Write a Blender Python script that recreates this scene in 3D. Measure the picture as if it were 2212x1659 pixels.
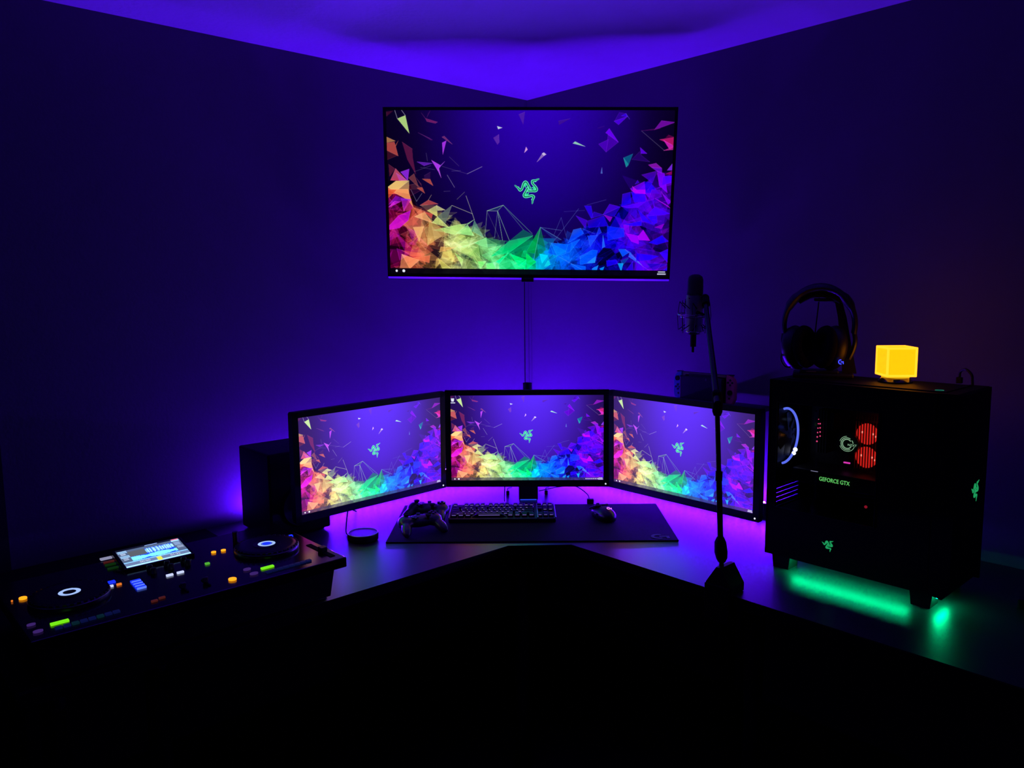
import bpy, bmesh, math, random
import numpy as np
from mathutils import Vector, Matrix
random.seed(7)
for o in list(bpy.data.objects): bpy.data.objects.remove(o)
SC = bpy.context.scene
C = SC.collection
PI = math.pi
R = math.radians

# ------------------------------------------------------------------ camera
cd = bpy.data.cameras.new('camera'); cam = bpy.data.objects.new('camera', cd); C.objects.link(cam)
cd.sensor_width = 36.0; cd.lens = 36.0 * 1700.8 / 2212.0; cd.clip_start = 0.02
PITCH, ROLL = 0.1241, -0.0102
_F = Vector((0, math.cos(PITCH), -math.sin(PITCH))); _R = Vector((1, 0, 0)); _U = Vector((0, math.sin(PITCH), math.cos(PITCH)))
_R2 = math.cos(ROLL) * _R + math.sin(ROLL) * _U; _U2 = math.cos(ROLL) * _U - math.sin(ROLL) * _R
cam.matrix_world = Matrix(((_R2.x, _U2.x, -_F.x, 0), (_R2.y, _U2.y, -_F.y, 0), (_R2.z, _U2.z, -_F.z, 1.53), (0, 0, 0, 1)))
SC.camera = cam
# ------------------------------------------------------------------ world, exposure
w = bpy.data.worlds.new('night'); SC.world = w; w.use_nodes = True
w.node_tree.nodes['Background'].inputs[0].default_value = (0, 0, 0.001, 1)
w.node_tree.nodes['Background'].inputs[1].default_value = 1.0
SC.view_settings.view_transform = 'Standard'; SC.view_settings.look = 'None'
SC.view_settings.exposure = 0.0; SC.view_settings.gamma = 1.0; SC.view_settings.use_curve_mapping = False
LED_POWER = 5600.0          # the violet strip behind the desk, the room's main light
GLOW_POWER = 80.0            # green tube under the computer

# ------------------------------------------------------------------ frame of the room
AL = 0.8313                                  # left wall heading
KX, KY = 0.077, 3.495                        # the corner
DL = Vector((-math.sin(AL), -math.cos(AL), 0)); DR = Vector((math.cos(AL), -math.sin(AL), 0))
DZ = 0.75                                    # desk top
TL = PI / 2 - AL; TR = -AL                   # rotz of things along the left / right wall
def uv(u, v, z=0.0):
    """u metres along the left wall from the corner, v metres along the right wall"""
    return Vector((KX, KY, z)) + DL * u + DR * v

# ------------------------------------------------------------------ materials
def lin(c):
    return tuple(((x / 255) / 12.92 if x / 255 <= 0.04045 else ((x / 255 + 0.055) / 1.055) ** 2.4) for x in c)
M = {}
def mat(name, col, rough=0.5, metal=0.0, spec=0.5, bump=0.0, bscale=200.0, var=0.0, vscale=30.0, rvar=0.0, coat=0.0):
    m = bpy.data.materials.new(name); m.use_nodes = True; nt = m.node_tree; b = nt.nodes['Principled BSDF']
    b.inputs['Base Color'].default_value = (*col, 1); b.inputs['Roughness'].default_value = rough
    b.inputs['Metallic'].default_value = metal; b.inputs['Specular IOR Level'].default_value = spec
    b.inputs['Coat Weight'].default_value = coat
    tc = nt.nodes.new('ShaderNodeTexCoord')
    n = nt.nodes.new('ShaderNodeTexNoise'); n.inputs['Scale'].default_value = vscale; n.inputs['Detail'].default_value = 4
    nt.links.new(tc.outputs['Object'], n.inputs['Vector'])
    if var > 0:
        mx = nt.nodes.new('ShaderNodeMix'); mx.data_type = 'RGBA'
        mx.inputs['A'].default_value = (*[x * (1 - var) for x in col], 1); mx.inputs['B'].default_value = (*[min(1, x * (1 + var)) for x in col], 1)
        nt.links.new(n.outputs['Fac'], mx.inputs['Factor']); nt.links.new(mx.outputs['Result'], b.inputs['Base Color'])
    if rvar > 0:
        mr = nt.nodes.new('ShaderNodeMapRange'); mr.inputs['To Min'].default_value = max(0, rough - rvar); mr.inputs['To Max'].default_value = rough + rvar
        nt.links.new(n.outputs['Fac'], mr.inputs['Value']); nt.links.new(mr.outputs['Result'], b.inputs['Roughness'])
    if bump > 0:
        n2 = nt.nodes.new('ShaderNodeTexNoise'); n2.inputs['Scale'].default_value = bscale; n2.inputs['Detail'].default_value = 3
        bp = nt.nodes.new('ShaderNodeBump'); bp.inputs['Strength'].default_value = bump; bp.inputs['Distance'].default_value = 0.004
        nt.links.new(tc.outputs['Object'], n2.inputs['Vector']); nt.links.new(n2.outputs['Fac'], bp.inputs['Height'])
        nt.links.new(bp.outputs['Normal'], b.inputs['Normal'])
    M[name] = m; return m
def glow(name, rgb, s=1.0):
    m = bpy.data.materials.new(name); m.use_nodes = True; nt = m.node_tree; b = nt.nodes['Principled BSDF']
    c = lin(rgb)
    b.inputs['Base Color'].default_value = (0.01, 0.01, 0.01, 1); b.inputs['Roughness'].default_value = 0.5
    b.inputs['Emission Color'].default_value = (*c, 1); b.inputs['Emission Strength'].default_value = s
    M[name] = m; return m
def screen_mat(name, attr, s=1.0, lift=None):
    m = bpy.data.materials.new(name); m.use_nodes = True; nt = m.node_tree; b = nt.nodes['Principled BSDF']
    b.inputs['Base Color'].default_value = (0.004, 0.004, 0.004, 1); b.inputs['Roughness'].default_value = 0.35
    a = nt.nodes.new('ShaderNodeAttribute'); a.attribute_name = attr
    out = a.outputs['Color']
    if lift:                                             # washed-out blacks of the side panels
        v = nt.nodes.new('ShaderNodeVectorMath'); v.operation = 'ADD'; v.inputs[1].default_value = lift; nt.links.new(out, v.inputs[0]); out = v.outputs[0]
    nt.links.new(out, b.inputs['Emission Color']); b.inputs['Emission Strength'].default_value = s
    M[name] = m; return m
mat('wall_paint', (0.130, 0.130, 0.130), 0.85, bump=0.12, bscale=110, var=0.08, vscale=5)
mat('ceiling_paint', (0.72, 0.72, 0.72), 0.9, bump=0.6, bscale=60, var=0.05, vscale=8)
mat('floor_wood', (0.03, 0.025, 0.02), 0.5, var=0.3, vscale=6)
mat('door_paint', (0.02, 0.02, 0.02), 0.6, var=0.1)
mat('desk_laminate', (0.024, 0.022, 0.024), 0.37, spec=0.72, var=0.15, vscale=60, rvar=0.01)
mat('black_plastic', (0.010, 0.010, 0.011), 0.45, var=0.1, rvar=0.05)
mat('matte_black', (0.006, 0.006, 0.006), 0.85, spec=0.15, var=0.1)
mat('gloss_black', (0.006, 0.006, 0.007), 0.16, spec=0.9, var=0.1, rvar=0.02)
mat('satin_black', (0.012, 0.012, 0.013), 0.3, var=0.1, rvar=0.05)
mat('case_black', (0.003, 0.003, 0.003), 0.6, spec=0.12, var=0.1)
mat('rubber', (0.008, 0.008, 0.008), 0.8, spec=0.2, var=0.1)
mat('cloth_pad', (0.018, 0.016, 0.02), 0.95, spec=0.1, bump=0.2, bscale=900, var=0.1)
mat('pad_print', (0.16, 0.15, 0.17), 0.9, spec=0.1, var=0.05)
mat('dark_metal', (0.05, 0.05, 0.055), 0.32, metal=1.0, rvar=0.06)
mat('chrome', (0.6, 0.6, 0.62), 0.16, metal=1.0, rvar=0.04)
mat('aluminium', (0.55, 0.55, 0.57), 0.35, metal=1.0, rvar=0.05)
mat('grey_plastic', (0.10, 0.10, 0.11), 0.4, var=0.1)
mat('pad_shell', (0.03, 0.03, 0.032), 0.36, var=0.08); mat('pad_shell_gloss', (0.05, 0.045, 0.05), 0.26, var=0.08)
mat('cable_grey', (0.09, 0.09, 0.09), 0.7, var=0.05)
mat('white_plastic', (0.45, 0.45, 0.47), 0.35, var=0.05)
mat('mic_body', (0.30, 0.30, 0.32), 0.42, metal=0.5, rvar=0.05)
mat('mic_mesh', (0.05, 0.05, 0.055), 0.6, metal=0.6, bump=0.6, bscale=1500)
mat('teal_grip', (0.06, 0.75, 0.50), 0.45, var=0.05)
mat('coral_grip', (1.0, 0.15, 0.24), 0.45, var=0.05)
mat('foam', (0.008, 0.008, 0.009), 0.95, spec=0.1, bump=0.4, bscale=500)
mat('red_fin', (0.25, 0.02, 0.02), 0.4, var=0.1)
mat('board_black', (0.008, 0.008, 0.009), 0.5, var=0.2)
mat('speaker_wrap', (0.006, 0.006, 0.007), 0.6, spec=0.3, bump=0.15, bscale=400, var=0.1)
def led_mat():
    m = glow('violet_led', (0, 0, 0), LED_POWER); m.node_tree.nodes['Principled BSDF'].inputs['Emission Color'].default_value = (0.076, 0.003, 1.0, 1)
led_mat()
glow('white_dot', (235, 235, 255), 1.0); glow('icon_white', (230, 235, 255), 1.0)
glow('orange_led', (255, 150, 20), 1.6); glow('orange_dim', (255, 130, 40), 0.8)
glow('green_led', (120, 235, 20), 1.0); glow('green_dim', (20, 60, 18), 0.45); glow('green_soft', (90, 190, 60), 0.8)
glow('blue_led', (20, 45, 255), 1.3); glow('blue_pale', (90, 120, 255), 1.2); glow('blue_pad', (8, 14, 58), 1.0); glow('teal_pad', (5, 30, 38), 1.0)
glow('blue_reflection', (40, 70, 255), 1.0); glow('white_led', (205, 215, 255), 1.0); glow('ring_led', (165, 195, 255), 1.0); glow('purple_dim', (75, 45, 130), 0.6); glow('red_dim', (95, 35, 32), 0.5)
glow('grey_led', (140, 140, 170), 1.0); glow('pink_led', (235, 60, 190), 1.2)
glow('logo_green', (28, 150, 88), 1.0); glow('gpu_green', (120, 240, 120), 1.0); glow('cooler_green', (165, 215, 170), 0.9)
glow('fan_ring', (95, 115, 245), 1.3); glow('fan_white', (220, 225, 255), 2.5)
glow('red_fan_reflection', (235, 38, 30), 1.0); glow('red_hot', (255, 130, 110), 1.6); glow('ram_led', (235, 70, 125), 1.2); glow('red_spot', (150, 20, 40), 1.0)
glow('mouse_logo', (235, 130, 225), 1.2); glow('headset_logo', (35, 60, 255), 1.6)
glow('under_glow', (0, 255, 165), GLOW_POWER); glow('teal_ring', (20, 130, 105), 0.8)
for _n, _c in (('lamp_panel', (2.5, .63, .003)), ('lamp_rim', (2.6, .78, .03)), ('lamp_low', (.75, .42, .005))):
    glow(_n, (0, 0, 0), 1.0).node_tree.nodes['Principled BSDF'].inputs['Emission Color'].default_value = (*_c, 1)
def smoked():
    m = bpy.data.materials.new('smoked_acrylic'); m.use_nodes = True; nt = m.node_tree; nt.nodes.clear()
    o = nt.nodes.new('ShaderNodeOutputMaterial'); mx = nt.nodes.new('ShaderNodeMixShader'); t = nt.nodes.new('ShaderNodeBsdfTransparent'); g = nt.nodes.new('ShaderNodeBsdfGlossy')
    t.inputs[0].default_value = (0.86, 0.86, 0.88, 1); g.inputs['Roughness'].default_value = 0.04
    f = nt.nodes.new('ShaderNodeFresnel'); f.inputs[0].default_value = 1.4
    nt.links.new(f.outputs[0], mx.inputs[0]); nt.links.new(t.outputs[0], mx.inputs[1]); nt.links.new(g.outputs[0], mx.inputs[2]); nt.links.new(mx.outputs[0], o.inputs[0])
    M['smoked_acrylic'] = m
smoked()

# ------------------------------------------------------------------ mesh helpers
class MB:
    def __init__(s): s.b = bmesh.new()
    def _new(s, vs, mtx):
        if mtx is not None: bmesh.ops.transform(s.b, matrix=mtx, verts=vs)
    def box(s, c, d, mtx=None, bev=0.0, seg=2):
        r = bmesh.ops.create_cube(s.b, size=1.0); vs = r['verts']
        bmesh.ops.scale(s.b, vec=Vector(d), verts=vs)
        if bev > 0:
            es = list({e for v in vs for e in v.link_edges})
            rr = bmesh.ops.bevel(s.b, geom=es, offset=bev, segments=seg, affect='EDGES', profile=0.5)
            vs = list({v for v in rr['verts']} | {v for f in rr['faces'] for v in f.verts} | {v for v in vs if v.is_valid})
        bmesh.ops.translate(s.b, vec=Vector(c), verts=vs); s._new(vs, mtx); return s
    def cyl(s, p0, p1, r0, r1=None, n=20, cap=True):
        r1 = r0 if r1 is None else r1; p0 = Vector(p0); p1 = Vector(p1); d = p1 - p0
        q = d.to_track_quat('Z', 'Y').to_matrix().to_4x4(); q.translation = (p0 + p1) / 2
        bmesh.ops.create_cone(s.b, cap_ends=cap, segments=n, radius1=r0, radius2=r1, depth=d.length, matrix=q); return s
    def sph(s, c, r, n=16, mtx=None):
        rr = (r, r, r) if not hasattr(r, '__len__') else r
        m = Matrix.Translation(Vector(c)) @ (mtx if mtx is not None else Matrix()) @ Matrix.Diagonal((*rr, 1))
        bmesh.ops.create_uvsphere(s.b, u_segments=n, v_segments=max(6, n // 2), radius=1.0, matrix=m); return s
    def lathe(s, prof, c=(0, 0, 0), n=32, mtx=None):
        rows = []; c = Vector(c)
        for (r, z) in prof:
            if r < 1e-6: rows.append([s.b.verts.new((0, 0, z))])
            else: rows.append([s.b.verts.new((r * math.cos(2 * PI * k / n), r * math.sin(2 * PI * k / n), z)) for k in range(n)])
        for a, b in zip(rows, rows[1:]):
            for k in range(n):
                k2 = (k + 1) % n
                if len(a) == 1 and len(b) == 1: continue
                if len(a) == 1: s.b.faces.new((a[0], b[k], b[k2]))
                elif len(b) == 1: s.b.faces.new((a[k], a[k2], b[0]))
                else: s.b.faces.new((a[k], a[k2], b[k2], b[k]))
        vs = [v for r_ in rows for v in r_]; 
        if mtx is not None: bmesh.ops.transform(s.b, matrix=mtx, verts=vs)
        bmesh.ops.translate(s.b, vec=c, verts=vs); return s
    def prism(s, poly, z0, z1, mtx=None):
        a = [s.b.verts.new((x, y, z0)) for x, y in poly]; b = [s.b.verts.new((x, y, z1)) for x, y in poly]; n = len(poly)
        s.b.faces.new(a[::-1]); s.b.faces.new(b)
        for k in range(n): s.b.faces.new((a[k], a[(k + 1) % n], b[(k + 1) % n], b[k]))
        s._new(a + b, mtx); return s
    def torus(s, c, R0, r, n=40, m=10, a0=0.0, a1=2 * PI, mtx=None, sq=1.0):
        full = abs(a1 - a0 - 2 * PI) < 1e-5; rows = []; cnt = n if full else n + 1
        for k in range(cnt):
            a = a0 + (a1 - a0) * k / n
            rows.append([s.b.verts.new(((R0 + r * math.cos(t)) * math.cos(a), (R0 + r * math.cos(t)) * math.sin(a), sq * r * math.sin(t))) for t in [2 * PI * j / m for j in range(m)]])
        rng = range(n) 
        for k in rng:
            A = rows[k]; B = rows[(k + 1) % cnt]
            for j in range(m): s.b.faces.new((A[j], B[j], B[(j + 1) % m], A[(j + 1) % m]))
        if not full:
            s.b.faces.new(rows[0]); s.b.faces.new(rows[-1][::-1])
        vs = [v for r_ in rows for v in r_]
        if mtx is not None: bmesh.ops.transform(s.b, matrix=mtx, verts=vs)
        bmesh.ops.translate(s.b, vec=Vector(c), verts=vs); return s
    def tube(s, pts, r, n=8, smooth=0):
        P = [Vector(p) for p in pts]
        if smooth:
            Q = []
            for i in range(len(P) - 1):
                p0 = P[max(0, i - 1)]; p1 = P[i]; p2 = P[i + 1]; p3 = P[min(len(P) - 1, i + 2)]
                for k in range(smooth):
                    t = k / smooth
                    Q.append(0.5 * ((2 * p1) + (p2 - p0) * t + (2 * p0 - 5 * p1 + 4 * p2 - p3) * t * t + (3 * p1 - p0 - 3 * p2 + p3) * t ** 3))
            Q.append(P[-1]); P = Q
        rows = []; up = None
        for i, p in enumerate(P):
            d = (P[min(i + 1, len(P) - 1)] - P[max(i - 1, 0)]).normalized()
            if up is None: up = d.orthogonal().normalized()
            up = (up - d * up.dot(d)).normalized(); sd = d.cross(up)
            rr = r[i] if hasattr(r, '__len__') else r
            rows.append([s.b.verts.new(p + rr * (math.cos(2 * PI * k / n) * up + math.sin(2 * PI * k / n) * sd)) for k in range(n)])
        for a, b in zip(rows, rows[1:]):
            for k in range(n): s.b.faces.new((a[k], a[(k + 1) % n], b[(k + 1) % n], b[k]))
        s.b.faces.new(rows[0][::-1]); s.b.faces.new(rows[-1]); return s
    def mesh(s, name, smooth=False):
        bmesh.ops.recalc_face_normals(s.b, faces=s.b.faces[:])
        me = bpy.data.meshes.new(name); s.b.to_mesh(me); s.b.free()
        if smooth:
            me.polygons.foreach_set('use_smooth', [True] * len(me.polygons))
            try: me.set_sharp_from_angle(angle=R(40))
            except Exception: pass
        return me
    def build(s, name, m, parent=None, smooth=False, loc=None, rot=None):
        return link(name, s.mesh(name, smooth), m, parent, loc, rot)
def link(name, me, m, parent=None, loc=None, rot=None, scale=None, objmat=False):
    o = bpy.data.objects.new(name, me); C.objects.link(o)
    mm = M[m] if isinstance(m, str) else m
    if objmat:
        if not me.materials: me.materials.append(mm)
        o.material_slots[0].link = 'OBJECT'; o.material_slots[0].material = mm
    elif mm is not None and not me.materials: me.materials.append(mm)
    if parent is not None: o.parent = parent
    if loc is not None: o.location = loc
    if rot is not None: o.rotation_euler = rot
    if scale is not None: o.scale = scale
    return o
def tag(o, label, cat, group=None):
    o['label'] = label; o['category'] = cat
    if group: o['group'] = group
    return o
def thing(name, label, cat, loc=(0, 0, 0), rotz=0.0, group=None, rot=None):
    o = bpy.data.objects.new(name, None); C.objects.link(o); o.location = loc
    o.rotation_euler = rot if rot is not None else (0, 0, rotz); o.empty_display_size = 0.05
    return tag(o, label, cat, group)
def struct(name, mb, m):
    o = mb.build(name, m); o['kind'] = 'structure'; return o
def text_mesh(body, size, depth=0.0, spacing=1.0):
    cu = bpy.data.curves.new('t', 'FONT'); cu.body = body; cu.size = size; cu.extrude = depth; cu.align_x = 'CENTER'; cu.align_y = 'CENTER'; cu.space_character = spacing
    o = bpy.data.objects.new('t', cu); C.objects.link(o); dg = bpy.context.evaluated_depsgraph_get(); dg.update()
    me = bpy.data.meshes.new_from_object(o.evaluated_get(dg)); bpy.data.objects.remove(o); bpy.data.curves.remove(cu); me.materials.clear(); return me

# ------------------------------------------------------------------ room shell
HC = 1.567 + DZ
U1, V1 = 4.2, 4.2
def quadbox(name, pts, z0, z1, m): return struct(name, MB().prism([(p.x, p.y) for p in pts], z0, z1), m)
quadbox('floor', [uv(-.1, -.1), uv(U1 + .1, -.1), uv(U1 + .1, V1 + .1), uv(-.1, V1 + .1)], -0.1, 0.0, 'floor_wood')
quadbox('ceiling', [uv(-.1, -.1), uv(U1 + .1, -.1), uv(U1 + .1, V1 + .1), uv(-.1, V1 + .1)], HC, HC + 0.1, 'ceiling_paint')
wl = MB()
for (a, b, z0, z1) in ((0, 2.08, 0, HC), (2.08, 2.94, 2.05, HC), (2.94, U1, 0, HC)):
    wl.prism([(p.x, p.y) for p in (uv(a, 0), uv(b, 0), uv(b, -.1), uv(a, -.1))], z0, z1)
struct('wall_left', wl, 'wall_paint')
quadbox('wall_right', [uv(-.1, 0), uv(-.1, V1), uv(0, V1), uv(0, 0)], 0, HC, 'wall_paint')
quadbox('wall_back_left', [uv(U1, 0), uv(U1, V1), uv(U1 + .1, V1), uv(U1 + .1, 0)], 0, HC, 'wall_paint')
quadbox('wall_back_right', [uv(0, V1), uv(U1, V1), uv(U1, V1 + .1), uv(0, V1 + .1)], 0, HC, 'wall_paint')
d = MB()
d.prism([(p.x, p.y) for p in (uv(2.08, -.04), uv(2.94, -.04), uv(2.94, -.08), uv(2.08, -.08))], 0.0, 2.05)
struct('door_1', d, 'door_paint')
d = MB()
for a, b, z0, z1 in ((2.02, 2.09, 0, 2.11), (2.93, 3.0, 0, 2.11), (2.09, 2.93, 2.04, 2.11)):
    d.prism([(p.x, p.y) for p in (uv(a, 0.0), uv(b, 0.0), uv(b, .018), uv(a, .018))], z0, z1)
struct('trim_1', d, 'door_paint')
for nm, pts in (('baseboard_left', (uv(0, 0), uv(2.02, 0), uv(2.02, .012), uv(.012, .012))), ('baseboard_right', (uv(0, 0), uv(0, V1), uv(.012, V1), uv(.012, .012)))):
    quadbox(nm, list(pts), 0, .07, 'door_paint')

# ------------------------------------------------------------------ desk
GAP = 0.004
desk = thing('corner_desk', 'black L-shaped corner desk with a cut inner corner carrying the whole setup', 'desk', (KX, KY, 0))
def rel(u, v): p = uv(u, v); return (p.x - KX, p.y - KY)
poly = [rel(GAP, GAP), rel(2.15, GAP), rel(2.15, .815), rel(.872, .815), rel(.7254, .942), rel(.7254, 2.35), rel(GAP, 2.35)]
dt = MB().prism(poly, DZ - 0.03, DZ); 
bmesh.ops.bevel(dt.b, geom=[e for e in dt.b.edges if all(v.co.z > DZ - .001 for v in e.verts)], offset=0.0025, segments=2, affect='EDGES')
dt.build('worktop', 'desk_laminate', desk)
bandp = [(2.15, .815), (.872, .815), (.7254, .942), (.7254, 2.35)]
for (a, b) in zip(bandp, bandp[1:]):
    p = Vector((*rel(*a), 0)); q = Vector((*rel(*b), 0)); dd = (q - p).normalized(); nn = Vector((dd.y, -dd.x, 0)) * .0015
    if nn.y > 0: nn = -nn
    MB().prism([(p.x, p.y), (q.x, q.y), (q.x + nn.x, q.y + nn.y), (p.x + nn.x, p.y + nn.y)], DZ - .03, DZ - .002).build('front_edge_shade', 'matte_black', desk)  # matte black strip puts shade into the front edge of the laminate
for (u, v) in ((2.08, .72), (1.87, .72), (2.08, .08), (.80, .80), (.62, 1.5), (.62, 2.27), (.08, 2.27), (.12, .12), (1.0, .1), (.1, 1.1)):
    x, y = rel(u, v)
    l = MB().cyl((x, y, 0.006), (x, y, DZ - .036), 0.025, n=24).cyl((x, y, DZ - .036), (x, y, DZ - .03), 0.045, n=24).cyl((x, y, 0), (x, y, .012), .03, n=24)
    l.build('leg', 'satin_black', desk, smooth=True)
mt = MB().prism([rel(1.475, .008), rel(2.148, .008), rel(2.148, .80), rel(1.475, .80)], 0, .002)  # sheet added so the desk here does not mirror the lit wall
mo = mt.build('added_matte_sheet', 'matte_black', None, loc=(KX, KY, DZ + .0005)); tag(mo, 'matte black sheet added under the mixing deck to stop desk reflections', 'added sheet')

# ------------------------------------------------------------------ LED strips
def led_strip(label, L, base, axis, n_):
    s = thing('led_strip', label, 'led strip', base, group=None)
    rz = math.atan2(axis.y, axis.x); s.rotation_euler = (0, 0, rz)
    MB().box((L / 2, 0, .0008), (L, .01, .0016)).build('strip_tape', 'white_plastic', s)
    me = MB().box((0, 0, 0), (.005, .005, .0030)).mesh('led')
    for k in range(n_): link('led', me, 'violet_led', s, loc=((k + .5) * L / n_, 0, .0032))
led_strip('violet light strip along the left wall, ending behind the black loudspeaker', 1.28, uv(.06, .045, DZ + .044), DL, 38)
led_strip('violet light strip along the right wall, ending behind the computer tower', 1.16, uv(.045, .08, DZ + .044), DR, 35)
for nm, a, b in (('left', uv(.06, .045), uv(1.345, .045)), ('right', uv(.045, .08), uv(.045, 1.25))):
    ax = (b - a).normalized(); Ln = (b - a).length
    rl = MB().box((Ln / 2, 0, .0216), (Ln, .012, .0432), bev=.001).build('strip_rail', 'matte_black', None, loc=(a.x, a.y, DZ + .0004), rot=(0, 0, math.atan2(ax.y, ax.x)))
    tag(rl, 'thin black rail on the desk carrying the light strip at the %s wall' % nm, 'rail')

# ------------------------------------------------------------------ the desktop picture shown on all four screens (colour attribute on a fine grid)
GW, GH = 640, 360
SSW, SSH = GW * 2, GH * 2
YY, XX = np.mgrid[0:SSH, 0:SSW]; XX = (XX + .5) / SSW; YY = (YY + .5) / SSH
_c = np.array([(834, 238.4), (1458.5, 237.2), (1438.8, 596), (845.6, 591.6)], float)
def _homog():
    dst = [(0, 0), (1, 0), (1, 1), (0, 1)]; A = []
    for (x, y), (s, t) in zip(_c, dst): A += [[x, y, 1, 0, 0, 0, -s * x, -s * y, -s], [0, 0, 0, x, y, 1, -t * x, -t * y, -t]]
    return np.linalg.svd(np.array(A))[2][-1].reshape(3, 3)
_H = _homog()
def pst(x, y): q = _H @ np.array([x, y, 1.0]); return (q[0] / q[2], q[1] / q[2])
REG = {'A': (830, 230), 'B': (830, 410), 'C': (1140, 230), 'D': (1140, 410)}
def T(r, pts): ox, oy = REG[r]; return [pst(ox + x * .144665, oy + y * .144665) for x, y in pts]
def fill(img, pts, col, a, grad=0.0):
    p = np.array(pts); x0, y0 = p.min(0); x1, y1 = p.max(0)
    i0, i1 = max(0, int(x0 * SSW) - 1), min(SSW, int(x1 * SSW) + 2); j0, j1 = max(0, int(y0 * SSH) - 1), min(SSH, int(y1 * SSH) + 2)
    if i1 <= i0 or j1 <= j0: return
    X = XX[j0:j1, i0:i1]; Y = YY[j0:j1, i0:i1]; ins = np.zeros(X.shape, bool); n = len(p)
    for k in range(n):
        xa, ya = p[k]; xb, yb = p[(k + 1) % n]
        if ya == yb: continue
        c = ((ya > Y) != (yb > Y)) & (X < (xb - xa) * (Y - ya) / (yb - ya) + xa); ins ^= c
    al = a * ins
    if grad: al = al * (1 - grad * np.clip((Y - y0) / (y1 - y0 + 1e-6), 0, 1))
    s = img[j0:j1, i0:i1]; s += (np.array(col, float) - s) * al[..., None]
def screen_fill(img, pts, col, a):
    p = np.array(pts); x0, y0 = p.min(0); x1, y1 = p.max(0)
    i0, i1 = max(0, int(x0 * SSW) - 1), min(SSW, int(x1 * SSW) + 2); j0, j1 = max(0, int(y0 * SSH) - 1), min(SSH, int(y1 * SSH) + 2)
    if i1 <= i0 or j1 <= j0: return
    X = XX[j0:j1, i0:i1]; Y = YY[j0:j1, i0:i1]; ins = np.zeros(X.shape, bool); n = len(p)
    for k in range(n):
        xa, ya = p[k]; xb, yb = p[(k + 1) % n]
        if ya == yb: continue
        ins ^= ((ya > Y) != (yb > Y)) & (X < (xb - xa) * (Y - ya) / (yb - ya) + xa)
    s = img[j0:j1, i0:i1]; c = np.array(col, float) * a; s += (c * (1 - s / 255.0)) * ins[..., None]
def stroke(img, a, b, col, w_, al):
    (ax, ay), (bx, by) = a, b; asp = 9 / 16
    m = w_ * 2
    i0, i1 = max(0, int((min(ax, bx) - m) * SSW)), min(SSW, int((max(ax, bx) + m) * SSW) + 2); j0, j1 = max(0, int((min(ay, by) - m * 2) * SSH)), min(SSH, int((max(ay, by) + m * 2) * SSH) + 2)
    if i1 <= i0 or j1 <= j0: return
    X = XX[j0:j1, i0:i1]; Y = YY[j0:j1, i0:i1] * asp; ay *= asp; by *= asp
    L2 = (bx - ax) ** 2 + (by - ay) ** 2 + 1e-12; t = np.clip(((X - ax) * (bx - ax) + (Y - ay) * (by - ay)) / L2, 0, 1)
    dd = np.hypot(X - ax - t * (bx - ax), Y - ay - t * (by - ay)); k = np.clip((w_ - dd) * SSW + .5, 0, 1) * al
    s = img[j0:j1, i0:i1]; s += (np.array(col, float) - s) * k[..., None]
LUT = [(0, (190, 40, 120)), (.05, (205, 60, 85)), (.09, (220, 105, 78)), (.14, (228, 165, 100)), (.2, (220, 208, 118)), (.3, (182, 226, 128)), (.38, (110, 215, 120)), (.45, (30, 195, 105)), (.52, (5, 160, 110)),
       (.56, (0, 150, 205)), (.62, (20, 105, 255)), (.72, (30, 55, 255)), (.82, (50, 10, 245)), (.9, (75, 5, 235)), (1.0, (125, 10, 220))]
def lut(s):
    s = min(max(s, 0), 1)
    for (a, ca), (b, cb) in zip(LUT, LUT[1:]):
        if s <= b: t = (s - a) / (b - a); return [x + (y - x) * t for x, y in zip(ca, cb)]
TOPX = [0, .03, .08, .1, .15, .2, .25, .3, .34, .38, .43, .47, .5, .53, .56, .6, .65, .7, .75, .8, .84, .88, .92, .96, 1]
TOPY = [.42, .40, .44, .58, .60, .62, .66, .70, .74, .80, .83, .78, .78, .76, .82, .80, .76, .70, .64, .60, .52, .46, .38, .38, .36]
LOGO_ARM = [(-540, -145), (-485, -100), (-425, -58), (-380, -5), (-335, 35), (-270, -15), (-230, -140), (-190, -240), (-135, -282), (-75, -250), (-32, -170), (15, -100), (60, -20)]
LOGO_HOOD = [(-178, -155), (-135, -228), (-75, -195), (-112, -125), (-112, -50), (-165, -92)]
LOGO_PETAL = [(-20, -138), (12, -70), (-14, -18), (-42, -65)]
LOGO_JAW = [(-425, -58), (-392, -118), (-368, -70)]
def rot2(p, k): a = 2 * PI / 3 * k; return (p[0] * math.cos(a) - p[1] * math.sin(a), p[0] * math.sin(a) + p[1] * math.cos(a))
def catmull(P, n=6):
    out = []
    for i in range(len(P) - 1):
        p0, p1, p2, p3 = [np.array(P[min(max(j, 0), len(P) - 1)], float) for j in (i - 1, i, i + 1, i + 2)]
        for k in range(n):
            t = k / n; out.append(tuple(0.5 * ((2 * p1) + (p2 - p0) * t + (2 * p0 - 5 * p1 + 4 * p2 - p3) * t * t + (3 * p1 - p0 - 3 * p2 + p3) * t ** 3)))
    return out + [tuple(P[-1])]
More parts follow.
